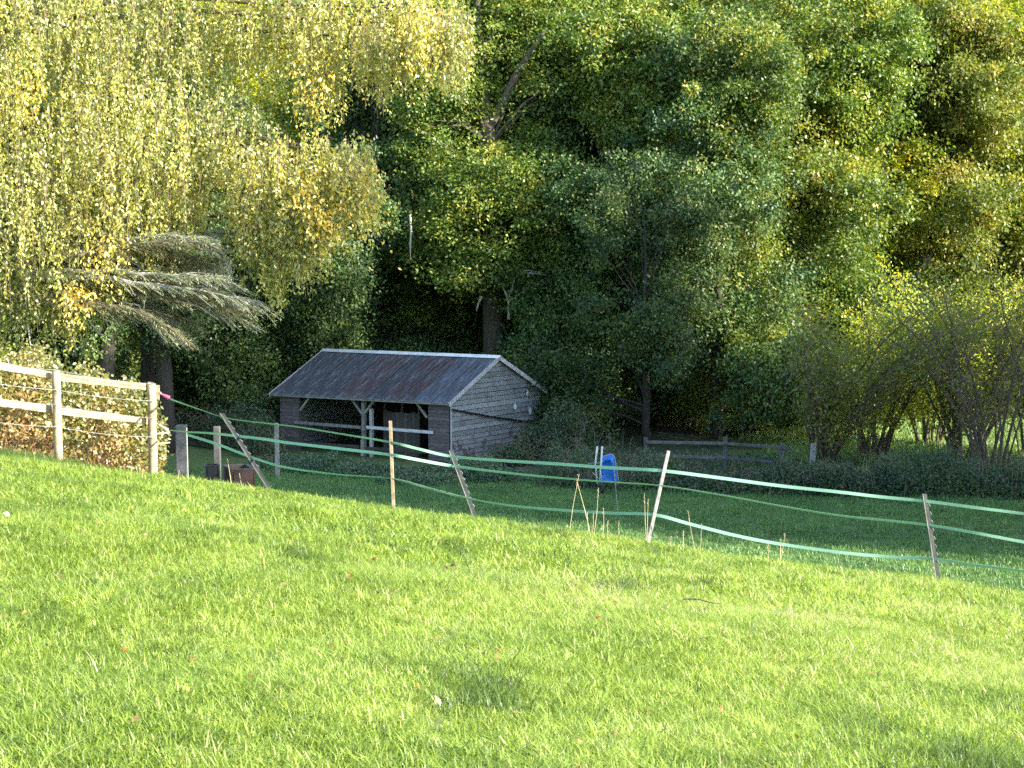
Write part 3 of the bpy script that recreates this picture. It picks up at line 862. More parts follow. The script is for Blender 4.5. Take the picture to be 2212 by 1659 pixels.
protos = {}
def make_proto(key, ells, nclus, per, rad, L, W, mat, bark, top, r0, nlimb, seed, lo=.25):
    cm, cc = crown_mesh(key + '_crown', ells, nclus, per, rad, L, W, M[mat], seed)
    mb = MB(); skeleton(mb, (0, 0, -.3), top, r0, cc, nlimb, seed, lo)
    tm = mb.mesh(key + '_trunk', M[bark], True)
    protos[key] = (cm, tm)
make_proto('broad', [(0, 0, 11, 4.6, 4.6, 5.5), (2.2, -1, 8, 3, 3, 2.6), (-2.6, 0, 7.5, 2.8, 3, 2.6), (0, 1.5, 15, 3, 3, 3), (1, -2, 6, 2.4, 2.4, 1.8)], 640, 95, .66, .17, .105, 'oak_leaf', 'bark_dark', (.3, .2, 16), .36, 46, 3)
make_proto('tall', [(0, 0, 12, 3.2, 3.2, 7.0), (1.5, 0, 9, 2.2, 2.2, 3), (-1.5, .5, 14, 2.2, 2.2, 3.5), (.4, -.8, 6, 2.2, 2, 2.4)], 580, 95, .60, .16, .10, 'oak_leaf', 'bark_dark', (0, 0, 18), .42, 44, 11)
make_proto('skirt', [(0, 0, 7, 4.2, 3.8, 5.2), (2.5, 0, 4, 2.3, 2.2, 2.6), (-2.5, -.3, 4.2, 2.4, 2.2, 2.8), (0, 0, 11.5, 2.8, 2.8, 2.6), (.5, -1.8, 2.6, 2.4, 1.6, 1.9)], 680, 90, .60, .15, .095, 'dark_leaf', 'bark_dark', (.2, 0, 12), .25, 44, 23, .12)
make_proto('shrub', [(0, 0, 2.0, 2.3, 1.8, 1.9), (1.2, 0, 1.4, 1.5, 1.3, 1.3), (-1.2, .1, 1.5, 1.4, 1.3, 1.4)], 240, 65, .6, .12, .08, 'dark_leaf', 'stem', (0, 0, 3.2), .07, 26, 31, .05)

_r = random.Random(8)
def lobes(n, w, d, z0, z1, a, b):
    L = [(0, 0, (z0 + z1) / 2, w * .5, d * .5, (z1 - z0) * .42)]
    for i in range(n):
        z = z0 + (z1 - z0) * (i + .5) / n; t = (z - z0) / (z1 - z0); k = (1 - .55 * t ** 2)
        r = _r.uniform(a, b); L.append((_r.uniform(-w, w) * k, _r.uniform(-d, d) * k, z, r * _r.uniform(.9, 1.4), r, r * _r.uniform(.6, .95)))
    return L
make_proto('mass', lobes(20, 4.0, 2.8, 1.2, 15.5, 1.0, 2.2), 760, 105, .62, .16, .10, 'oak_leaf', 'bark_dark', (.3, 0, 13), .20, 30, 41, .12)
make_proto('heap', lobes(18, 3.8, 2.6, .8, 11.5, .9, 2.0), 700, 105, .60, .15, .095, 'oak_leaf', 'bark_dark', (-.2, 0, 9.5), .18, 30, 43, .12)

def place_tree(name, key, u, Y, s, rz, label, cat='tree', group=None, leaf=None, bark=None, sz=None, x=None, y=None):
    p = gp(u, Y) if x is None else Vector((x, y, ground(x, y)))
    e = empty(name, p, label, cat, group)
    e.rotation_euler = (0, 0, rz); e.scale = (s, s, sz or s)
    for nm, me, mt in (('crown', protos[key][0], leaf), ('trunk', protos[key][1], bark)):
        o = bpy.data.objects.new(nm, me); C.objects.link(o); o.parent = e
        if mt:
            o.material_slots[0].link = 'OBJECT'; o.material_slots[0].material = M[mt]
    return e

# ------------------------------------------------------------------ the wood behind the shelter
# the oak right behind the shelter: its own trunk, crown lobes and dead branches
def build_oak():
    Y = 82.0
    b = gp(1064, Y)
    e = empty('oak_tree', b, 'big oak with a bare grey trunk rising directly behind the shelter ridge', 'tree')
    def lobe(u, v, ru, rv, dY=0, ry=2.4):
        c = at(u, v, Y + dY); k = Y / F
        return (c.x, c.y, c.z, ru * k, ry, rv * k)
    ells = [lobe(1060, 420, 160, 110, -1), lobe(960, 520, 90, 80, -1.6), lobe(1140, 500, 110, 90, -1.5), lobe(1090, 330, 150, 90, 1.2),
            lobe(960, 330, 110, 90, .5), lobe(1190, 380, 80, 90, 0), lobe(950, 200, 110, 90, 0), lobe(1110, 180, 130, 110, .6), lobe(1010, 590, 90, 45, -2.3, 1.6),
            lobe(1200, 560, 60, 50, -2, 1.6), lobe(1010, 60, 150, 110, .5), lobe(1160, 20, 150, 120, 1), lobe(1080, -160, 260, 160, 1, 4), lobe(1065, 560, 70, 60, -3.2, 1.0), lobe(1070, 470, 90, 70, -3.0, 1.0), lobe(1055, 380, 80, 60, -2.8, 1.0), lobe(1010, 440, 80, 70, -2.8, 1), lobe(1120, 420, 70, 70, -2.6, 1)]
    cm, cc = crown_mesh('oak_crown', ells, 1350, 85, .60, .15, .095, M['oak_leaf'], 5, void=-2.0)
    link('crown', cm, e)
    mb = MB()
    t = [b - UP * .3, at(1066, 760, Y), at(1064, 640, Y), at(1070, 500, Y + .5), at(1062, 400, Y + .4), at(1060, 310, Y), at(1052, 270, Y), at(1040, 160, Y + .3), at(1030, 0, Y + .5), at(1040, -150, Y + 1)]
    mb.tube(t, [.52, .42, .40, .36, .33, .31, .27, .2, .14, .06], 12)
    for pl, r0 in (([(1056, 275), (1085, 225), (1120, 150), (1180, 60)], .2), ([(1066, 480), (1120, 430), (1190, 380)], .15), ([(1064, 560), (1000, 500), (930, 470)], .14), ([(1064, 410), (1000, 350), (940, 300), (900, 280)], .15), ([(1066, 600), (1120, 590), (1190, 560)], .13)):
        q = [at(u, v, Y - .25 * i) for i, (u, v) in enumerate(pl)]
        mb.tube(q, [r0 * (1 - i / len(q)) + .03 for i in range(len(q))], 7, False)
    r = random.Random(3)
    for k in r.sample(range(len(cc)), 70):
        c = Vector(cc[k]); s = min(t, key=lambda p: (p - c - Vector((0, 0, -1.5))).length)
        mid = s.lerp(c, .5) + Vector((r.uniform(-.3, .3), r.uniform(-.3, .3), .4))
        mb.tube([s, mid, c], [.09, .05, .015], 5, False)
    mb.build('trunk', M['bark'], e, True)
    mb = MB()   # the pale forked dead branch hanging beside the trunk
    dd = Y - 2.6
    for pl, r0 in (([(1098, 690), (1099, 655), (1096, 640), (1085, 620), (1083, 600)], .055), ([(1097, 648), (1106, 625), (1112, 600), (1108, 590)], .05), ([(1100, 650), (1120, 638), (1140, 622), (1150, 610)], .045),
                   ([(1099, 668), (1110, 668), (1116, 670)], .03), ([(1083, 602), (1070, 594), (1088, 588), (1110, 592), (1140, 584), (1165, 588)], .035), ([(1040, 640), (1034, 655), (1030, 672)], .045), ([(1112, 600), (1122, 590), (1150, 590), (1180, 594)], .04)):
        q = [at(u + r.uniform(-1, 1), v, dd) for u, v in pl]; mb.tube(q, [r0 * (1 - .6 * i / len(q)) for i in range(len(q))], 6)
    o = mb.build('dead_branch', M['bark_pale'], e, True); tag(o, 'pale forked dead branch without leaves')
    for pl in [[(886, 462), (888, 500), (886, 530), (887, 560)]]:
        q = [at(u, v, dd - .2) for u, v in pl]; mb = MB(); mb.tube(q, [.05, .045, .04, .02][:len(q)], 6); o = mb.build('dead_branch', M['bark_pale'], e, True)
build_oak()

W_ = 'trees of the wood behind the shelter'
wood = [
 # name, proto, u, Y, scale, rot, sz, leaf, bark, label
 ('holly_tree', 'heap', 1400, 74.5, .80, .4, .86, 'dark_leaf', 'bark_dark', 'dense dark bushy tree right of the shelter, behind the blue wheelbarrow'),
 ('wood_tree', 'mass', 1530, 80, .95, 1.9, .95, 'dark_leaf', 'bark_dark', 'dark leafy tree with low skirts between the wheelbarrow and the black trunk'),
 ('wood_tree', 'mass', 1622, 79, .90, 1.1, 1.0, 'oak_leaf', 'bark_dark', 'tree on the thick black trunk behind the wood edge fence'),
 ('wood_tree', 'tall', 1250, 86, 1.0, .2, 1.0, 'dark_leaf', 'bark_dark', 'tall dark tree right of the big oak, its crown in shade'),
 ('wood_tree', 'mass', 1480, 88, 1.0, 2.4, 1.05, 'oak_leaf', 'bark_dark', 'broad tree whose crown fills the top middle of the picture'),
 ('wood_tree', 'mass', 1740, 89, 1.0, 4.1, 1.05, 'lime_leaf', 'bark_dark', 'bright green broad tree at the top right of centre'),
 ('wood_tree', 'tall', 1860, 90, .95, 3.0, .95, 'olive_leaf', 'bark_dark', 'tall olive tree behind the arching hazel'),
 ('wood_tree', 'broad', 2000, 93, .95, .9, 1.0, 'lime_leaf', 'bark_dark', 'sunlit yellow green tree above the bare twigs at the right'),
 ('wood_tree', 'tall', 2140, 92, 1.05, 5.2, 1.05, 'oak_leaf', 'bark_dark', 'dark green tree at the top right corner'),
 ('wood_tree', 'broad', 2260, 92, .9, 2.0, .95, 'lime_leaf', 'bark_dark', 'yellow tinged tree cut by the right edge of the picture'),
 ('wood_tree', 'mass', 820, 86, 1.0, 5.0, 1.1, 'dark_leaf', 'bark_dark', 'dark tree behind the left half of the shelter roof'),
 ('wood_tree', 'heap', 640, 84, .95, 2.2, 1.0, 'dark_leaf', 'bark_dark', 'dark tree behind the left end of the shelter'),
 ('wood_tree', 'tall', 915, 90, 1.05, 1.2, 1.0, 'oak_leaf', 'bark_dark', 'tall tree seen between the birch and the big oak'),
 ('wood_tree', 'tall', 352, 72, .75, .8, .9, 'dark_leaf', 'bark_dark', 'tree on a straight thick black trunk behind the corner of the sunlit fence'),
 ('wood_tree', 'tall', 318, 73, .66, 2.9, .9, 'dark_leaf', 'bark_dark', 'tree on a leaning black trunk beside the sunlit gap'),
 ('wood_tree', 'tall', 228, 70, .72, 4.4, .9, 'dark_leaf', 'bark_dark', 'tree on a dark trunk above the end of the russet hedge'),
 ('wood_tree', 'skirt', 500, 82, .85, .5, .9, 'dark_leaf', 'bark_dark', 'shaded tree behind the far paddock fence'),
 ('wood_tree', 'skirt', 60, 74, .8, 3.3, .9, 'dark_leaf', 'bark_dark', 'dark tree behind the left end of the russet hedge'),
 ('wood_tree', 'heap', 1690, 84, 1.0, 3.7, 1.0, 'olive_leaf', 'bark_dark', 'leafy tree with low skirts just right of the black trunk'),
 ('wood_tree', 'skirt', 1940, 91, .85, .3, 1.05, 'olive_leaf', 'bark_dark', 'leafy tree filling the space behind the middle hazels'),
 ('wood_tree', 'skirt', 2200, 92, .9, 2.6, 1.1, 'lime_leaf', 'bark_dark', 'leafy tree behind the bare twigs at the right edge'),
 ('wood_tree', 'broad', 1180, 88, .95, 3.3, 1.15, 'oak_leaf', 'bark_dark', 'tree whose top fills the space right of the oak fork'),
 ('wood_tree', 'skirt', 130, 82, .95, 4.7, 1.0, 'dark_leaf', 'bark_dark', 'dark tree filling the gap under the birch'),
 ('wood_tree', 'skirt', 410, 80, .85, 2.7, 1.0, 'dark_leaf', 'bark_dark', 'dark tree under the conifer boughs, left of the shelter'),
 ('wood_tree', 'skirt', 735, 92, 1.1, 1.7, 1.15, 'oak_leaf', 'bark_dark', 'tall dark green tree glimpsed through the trees left of the roof'),
 ('wood_tree', 'skirt', 1300, 93, 1.15, 0.9, 1.3, 'oak_leaf', 'bark_dark', 'dense tree closing the wall of leaves above the holly'),
 ('wood_tree', 'skirt', 1440, 86, 1, 4.9, 1.35, 'oak_leaf', 'bark_dark', 'tree with clumps of mid green leaves over the holly'),
 ('wood_tree', 'skirt', 1560, 92, 1.15, 2.1, 1.4, 'lime_leaf', 'bark_dark', 'bright clumped tree high above the black trunk'),
 ('wood_tree', 'mass', 1660, 83, 1.05, 5.5, 1.05, 'oak_leaf', 'bark_dark', 'green tree in front of the brightest crowns'),
 ('wood_tree', 'skirt', 1800, 93, 1.15, 1.2, 1.4, 'lime_leaf', 'bark_dark', 'yellow green tree high up between centre and right'),
 ('wood_tree', 'heap', 1760, 87, 0.8, 0.3, 1.1, 'dark_leaf', 'bark_dark', 'dark lower tree behind the left hazel'),
 ('wood_tree', 'skirt', 2060, 92, 1.2, 3.9, 1.35, 'oak_leaf', 'bark_dark', 'dense green tree above the hazels'),
 ('wood_tree', 'broad', 2110, 91, 0.85, 2.4, 0.95, 'lime_leaf', 'bark_dark', 'low yellow green tree just above the bare twigs'),
 ('wood_tree', 'skirt', 2330, 90, 1.2, 0.1, 1.35, 'olive_leaf', 'bark_dark', 'dense olive tree at the right edge'),
 ('wood_tree', 'skirt', 1180, 95, 1.15, 5.1, 1.35, 'oak_leaf', 'bark_dark', 'dense tree showing right of the oak crown'),
 ('wood_tree', 'skirt', 1000, 94, 1.15, 2.9, 1.35, 'oak_leaf', 'bark_dark', 'dense tree showing left of the oak crown'),
 ('wood_tree', 'mass', 880, 86, 0.95, 3.1, 1, 'oak_leaf', 'bark_dark', 'mid green tree between the birch and the oak fork'),
 ('wood_tree', 'skirt', 1900, 97, 1.2, 4.4, 1.6, 'lime_leaf', 'bark_dark', 'very tall bright tree near the top right'),
 ('wood_tree', 'skirt', 2230, 99, 1.2, 3.3, 1.7, 'oak_leaf', 'bark_dark', 'very tall green tree in the top right corner'),
 ('wood_tree', 'skirt', 1450, 99, 1.2, 1.9, 1.65, 'olive_leaf', 'bark_dark', 'very tall olive tree at the top middle'),
 ('wood_tree', 'tall', 1230, 84, 0.8, 5, 0.9, 'dark_leaf', 'bark_dark', 'slim dark tree right of the pale dead branch'),
 ('wood_tree', 'mass', 1310, 82, 0.95, 3.6, 1, 'oak_leaf', 'bark_dark', 'ragged green tree between the oak and the holly'),
 ('wood_tree', 'mass', 1420, 83, 1, 0.7, 1.08, 'oak_leaf', 'bark_dark', 'ragged tree towering over the holly'),
 ('wood_tree', 'heap', 1545, 77, 0.9, 2.9, 1, 'dark_leaf', 'bark_dark', 'dark ragged tree pressed against the holly'),
 ('wood_tree', 'mass', 1590, 86, 1.1, 5.2, 1.2, 'olive_leaf', 'bark_dark', 'tall ragged tree whose lit top stands over the black trunk'),
 ('wood_tree', 'mass', 1840, 86, 1.05, 1.4, 1.15, 'oak_leaf', 'bark_dark', 'ragged green tree above the left hazel'),
 ('wood_tree', 'mass', 1930, 90, 1.1, 4, 1.2, 'lime_leaf', 'bark_dark', 'ragged yellow green tree above the middle hazel'),
 ('wood_tree', 'mass', 2050, 88, 1, 2.2, 1.1, 'olive_leaf', 'bark_dark', 'ragged olive tree behind the bare twigs'),
 ('wood_tree', 'mass', 2170, 89, 1.1, 5.9, 1.2, 'lime_leaf', 'bark_dark', 'ragged bright yellow green tree near the right edge'),
 ('wood_tree', 'heap', 1240, 80, 0.85, 5.3, 0.95, 'dark_leaf', 'bark_dark', 'dark ragged tree hanging over the shelter gable'),
 ('wood_tree', 'heap', 720, 79, 0.85, 4.4, 0.9, 'dark_leaf', 'bark_dark', 'dark ragged tree hanging over the left end of the roof'),
 ('wood_tree', 'mass', 1120, 90, 1.05, 0.2, 1.15, 'oak_leaf', 'bark_dark', 'ragged tree directly behind the oak'),
 ('wood_tree', 'skirt', -110, 72, .8, 1.3, .9, 'dark_leaf', 'bark_dark', 'dark tree mostly beyond the left edge of the picture'),
]
for (nm, key, u, Y, s, rz, sz, lf, bk, lab) in wood:
    place_tree(nm, key, u, Y, s, rz, lab, 'tree', W_, lf, bk, sz)
# second rank, standing in the light behind the first
back = [(-60, 97), (200, 99), (470, 96), (720, 99), (1040, 98), (1330, 100), (1620, 101), (1890, 99), (2180, 102), (2420, 98)]
for i, (u, Y) in enumerate(back):
    place_tree('wood_tree', ['broad', 'tall'][i % 2], u, Y, 1.12, i * 1.7, 'taller tree of the back row glimpsed through the crowns of the wood', 'tree', 'back row of the wood', ['olive_leaf', 'oak_leaf', 'lime_leaf'][i % 3], 'bark')
# shrubs under the trees
shr = [(1205, 77, .9, 'dark shrub against the back corner of the shelter gable'), (1560, 78, .75, 'dark shrub left of the black trunk'), (1300, 80, .95, 'dark shrub behind the two white wheelbarrow handles'),
       (560, 81, 1.0, 'dark shrub at the left end wall of the shelter'), (700, 84, 1.1, 'dark shrub showing above the left end of the roof'), (430, 88, .8, 'dark shrub behind the posts of the far paddock fence'),
       (880, 85, 1.2, 'dark shrub behind the middle of the roof ridge'), (1480, 82, .8, 'dark shrub behind the holly'), (1690, 80, .9, 'leafy shrub right of the black trunk'), (1780, 84, 1.0, 'leafy shrub behind the left hazel stems'), (1860, 86, .9, 'leafy shrub deep behind the middle hazel'), (1730, 76, .5, 'low shrub between the rail fence and the grey stump'), (150, 76, .9, 'dark shrub in the gap over the russet hedge'), (1010, 88, 1.2, 'dark shrub left of the oak trunk'), (60, 80, 1.3, 'wide dark shrub under the lowest birch strands'), (215, 79, 1.0, 'dark shrub left of the sunlit gap'), (480, 79, 1.1, 'dark shrub behind the red shrub'), (370, 86, 1.0, 'dark shrub right of the sunlit gap'), (1130, 87, 1.2, 'dark shrub right of the oak trunk'), (-40, 70, 1.0, 'dark shrub beyond the left edge')]
for i, (u, Y, s, lab) in enumerate(shr):
    place_tree('shrub', 'shrub', u, Y, s, i * 2.1, lab, 'shrub', 'shrubs under the wood', ['dark_leaf', 'olive_leaf'][i % 2] if u < 1500 else 'olive_leaf', 'stem', s * 1.15)
# trees across the sunlit field
for i in range(15):
    x = -62 + i * 8.8 + 3 * math.sin(i * 2.3); y = 150 + 10 * math.sin(i * 1.7)
    place_tree('field_tree', ['broad', 'skirt'][i % 2], 0, 0, 1.35, i * 1.3, 'sunlit tree of the far belt glimpsed through the wood', 'tree', 'far tree belt across the field', ['lime_leaf', 'olive_leaf', 'oak_leaf'][i % 3], 'bark', x=x, y=y)

# hazels with many arching stems at the right
def hazel(u, Y, n, h, lean, seed, label, leafn, spread=1.0, mat='olive_leaf'):
    r = random.Random(seed)
    b = gp(u, Y)
    e = empty('hazel_shrub', b, label, 'shrub', 'many stemmed hazels at the wood edge')
    mb = MB(); tips = []; tw = MB()
    for i in range(n):
        a = r.uniform(0, 2 * math.pi); o = Vector((math.cos(a) * .35, math.sin(a) * .3, 0))
        s = h * r.uniform(.55, 1.1)
        dirx = lean * r.uniform(-.5, 1.7) + math.cos(a) * .35 * spread; diry = math.sin(a) * .3
        p = b + o - UP * .1; q = [p.copy()]; up = r.uniform(.9, 1.15); k = 9; kink = r.uniform(.05, .13)
        for j in range(k):
            t = j / k
            st = Vector((dirx * (.35 + t * 1.1), diry * (.4 + t), up * (1 - .45 * t))) * s / k
            p = p + st + Vector((r.uniform(-1, 1), r.uniform(-1, 1), r.uniform(-.4, .4))) * kink
            q.append(p.copy())
        r0 = r.uniform(.025, .065)
        mb.tube(q, [r0 * (1 - j / (k + 1)) + .006 for j in range(k + 1)], 6, False)
        for j in range(2, k + 1):
            for _ in range(2):
                d = Vector((r.uniform(-1, 1) + lean, r.uniform(-1, 1), r.uniform(.1, 1.2))).normalized()
                L = r.uniform(.5, 1.3)
                m_ = q[j] + d * L * .5 + Vector((0, 0, .05)); z_ = q[j] + d * L + Vector((.1 * lean, 0, -.05))
                tw.tube([q[j], m_, z_], [.012, .007, .003], 3, False)
                tips += [m_, z_]
                for _ in range(2):
                    d2 = (d + Vector((r.uniform(-1, 1), r.uniform(-1, 1), r.uniform(-.5, 1))) * .7).normalized()
                    z2 = m_ + d2 * r.uniform(.3, .7); tw.tube([m_, z2], [.006, .0025], 3, False); tips.append(z2)
    mb.build('stems', M['stem'], e, True); tw.build('twigs', M['twig'], e)
    g = np.random.default_rng(seed)
    T = np.array([tuple(t) for t in tips]); idx = g.integers(0, len(T), leafn)
    P = T[idx] + g.normal(0, .20, (leafn, 3))
    link('leaves', leaf_mesh('hazel_leaves', P, unit(leafn, (0, 0, -.4), g), unit(leafn, (0, 0, .6), g), g.uniform(.08, .15, leafn), g.uniform(.06, .11, leafn), np.clip(g.normal(.55, .22, leafn), 0, 1), M[mat]), e)
hazel(1775, 68.5, 20, 6.2, .55, 1, 'hazel fanning out to the right from beside the broken grey post', 7500, 1.2)
hazel(1890, 71, 16, 6.0, .35, 2, 'hazel between the two big fans of stems', 6500, 1.3, 'lime_leaf')
hazel(2085, 70, 20, 6.6, .30, 3, 'hazel with upright dark stems in front of the sunlit field', 8000, 1.3)
hazel(2230, 72, 16, 7.5, .02, 4, 'hazel at the right edge with bare grey brown twigs', 4000, 1.6)
hazel(2010, 75, 14, 7.0, .1, 5, 'hazel behind the others, half hidden by twigs', 9000, 1.6, 'lime_leaf')
hazel(2150, 67, 12, 7.8, -.05, 6, 'bare twiggy hazel with hardly any leaves left', 500, 1.7)

# ------------------------------------------------------------------ the birch overhanging from the left
def build_birch():
    Y0 = 37.0
    b = Vector((-11.6, 38.5, ground(-11.6, 38.5)))
    e = empty('birch_tree', b, 'huge weeping birch with yellowing hanging foliage filling the top left', 'tree')
    k = Y0 / F
    lob = [ # u, v, ru, rv, dY, ry, weight
     (40, 60, 240, 170, 0, 2.0, 1), (270, 60, 230, 150, .8, 1.8, 1), (500, 30, 200, 100, 1.4, 1.5, 1), (640, 90, 130, 90, 2.4, 1.1, .55), (760, 20, 190, 95, .6, 1.3, 1.1), (920, 30, 95, 75, -.4, 1.0, 1.3), (985, 60, 45, 50, -.5, .7, 1.5),
     (830, 90, 60, 45, .1, .8, 1.1), (700, 120, 60, 70, 1.2, .8, .8), (60, 300, 220, 160, -.5, 1.8, 1), (290, 280, 190, 150, -.2, 1.6, 1), (470, 260, 120, 100, .4, 1.3, 1), (620, 330, 150, 70, -.6, 1.1, 1.2), (730, 340, 90, 60, -.9, .8, 1.4), (780, 370, 45, 55, -1.0, .6, 1.5),
     (600, 430, 120, 80, -.5, .9, 1.1), (700, 440, 60, 50, -.8, .7, 1.2), (640, 500, 65, 50, -.6, .7, 1.2), (590, 530, 22, 60, -.5, .4, 1.2), (560, 440, 55, 80, -.2, .6, 1),
     (40, 500, 170, 110, -.6, 1.3, 1), (220, 460, 190, 90, -.3, 1.2, 1), (390, 400, 80, 80, 0, 1, 1), (150, 560, 140, 70, -.5, 1.0, 1), (60, 610, 110, 40, -.6, .9, 1), (150, 620, 50, 50, -.8, .5, 1), (-20, 600, 80, 60, 0, 1, 1), (240, 570, 50, 40, -.7, .5, .9),
     (-260, 100, 260, 300, .5, 2.4, .55), (-250, 450, 230, 180, .5, 2.0, .55), (250, -230, 420, 190, 1, 2.8, .5), (700, -180, 260, 130, 1, 2.0, .5), (-100, -420, 340, 190, 1, 2.6, .4), (-500, 100, 200, 320, 1, 2.4, .35)]
    g = np.random.default_rng(77)
    Pl, Dl, Nl, Ll, Wl, Tl = [], [], [], [], [], []
    tw = MB(); limbs = []
    for (u, v, ru, rv, dY, ry, w) in lob:
        c = at(u, v, Y0 + dY); a, cz = ru * k, rv * k
        limbs.append((c, max(a, cz)))
        ns = int(72 * w * (a * cz) ** .62 * max(1, ry) * 1.5) + 16
        d = unit(ns, r=g); rr = g.random(ns) ** .40
        S0 = np.array(c) + d * rr[:, None] * np.array([a, ry, cz])
        hue = g.normal(.46, .09)
        for s in range(ns):
            L = g.uniform(.45, 1.25) * (.6 + .4 * min(1, cz / .8))
            nl = int(L * 34)
            t = np.sort(g.random(nl))
            sway = g.normal(0, .10, 2)
            x = S0[s][None, :] + np.stack([sway[0] * t ** 1.5 * L + .05 * np.sin(t * 6 + s), sway[1] * t ** 1.5 * L, -t * L], 1)
            x += g.normal(0, .035, x.shape)
            Pl.append(x)
            dd = unit(nl, (0, 0, -1.05), g); Dl.append(dd)
            nn = unit(nl, (0.15, -.25, .15), g); Nl.append(nn)
            Ll.append(g.uniform(.055, .10, nl)); Wl.append(g.uniform(.030, .052, nl))
            sh = g.normal(0, .09)
            Tl.append(np.clip(hue + sh + g.normal(0, .13, nl), 0, .97))
            if s % 2 == 0 and w >= .8:
                p0 = Vector(S0[s]); tw.tube([p0, p0 + Vector((sway[0] * .35 * L, sway[1] * .35 * L, -L * .5)), p0 + Vector((sway[0] * L, sway[1] * L, -L * 1.08))], [.007, .005, .002], 3, False)
    # deep golden sprays
    for (u, v, r_) in ((682, 200, .24), (222, 545, .25), (780, 440, .30), (165, 650, .15), (700, 480, .2), (655, 420, .2), (50, 200, .25), (900, 60, .3)):
        c = np.array(at(u, v, Y0 - 1.6)); n = 200
        Pl.append(c + g.normal(0, 1, (n, 3)) * np.array([r_ * .95, r_ * .5, r_ * 1.3])); Dl.append(unit(n, (0, 0, -1.1), g)); Nl.append(unit(n, (.15, -.3, .1), g))
        Ll.append(g.uniform(.06, .10, n)); Wl.append(g.uniform(.035, .055, n)); Tl.append(np.clip(g.normal(.84, .07, n), 0, 1))
    P = np.concatenate(Pl); print('birch leaves', len(P))
    link('crown', leaf_mesh('birch_crown', P, np.concatenate(Dl), np.concatenate(Nl), np.concatenate(Ll), np.concatenate(Wl), np.concatenate(Tl), M['birch_leaf'], .25), e)
    tw.build('hanging_twigs', M['twig'], e)
    mb = MB(); top = b + Vector((.8, -.4, 15))
    tr = [b.lerp(top, i / 9) + Vector((.15 * math.sin(i), .1 * math.cos(i * 1.3), 0)) for i in range(10)]
    tr[0].z -= .3
    mb.tube(tr, [.42 * (1 - i / 10) + .03 for i in range(10)], 12)
    r = random.Random(5)
    for c, a in limbs:
        h = min(.9, max(.22, (c.z + 1.0 - b.z) / 15 - .06)); s = tr[int(h * 9)].lerp(tr[min(9, int(h * 9) + 1)], h * 9 % 1)
        BK = Vector((0, 1.1 if c.z < 5.5 else 2.6, 0)); m1 = s.lerp(c, .35) + UP * (.5 + .1 * r.random()) + BK; m2 = s.lerp(c, .7) + UP * .3 + BK; e2 = c + UP * a * .2 + BK * .5
        mb.tube([s, m1, m2, e2], [.08, .05, .03, .012], 6, False)
        for _ in range(5):
            q = m2.lerp(e2, r.random()); z = q + Vector((r.uniform(-1, 1) * a, r.uniform(-.8, .8), r.uniform(-.3, .5))); mb.tube([q, q.lerp(z, .5) + UP * .15, z], [.03, .018, .006], 4, False)
    mb.build('trunk', M['stem'], e, True)
build_birch()

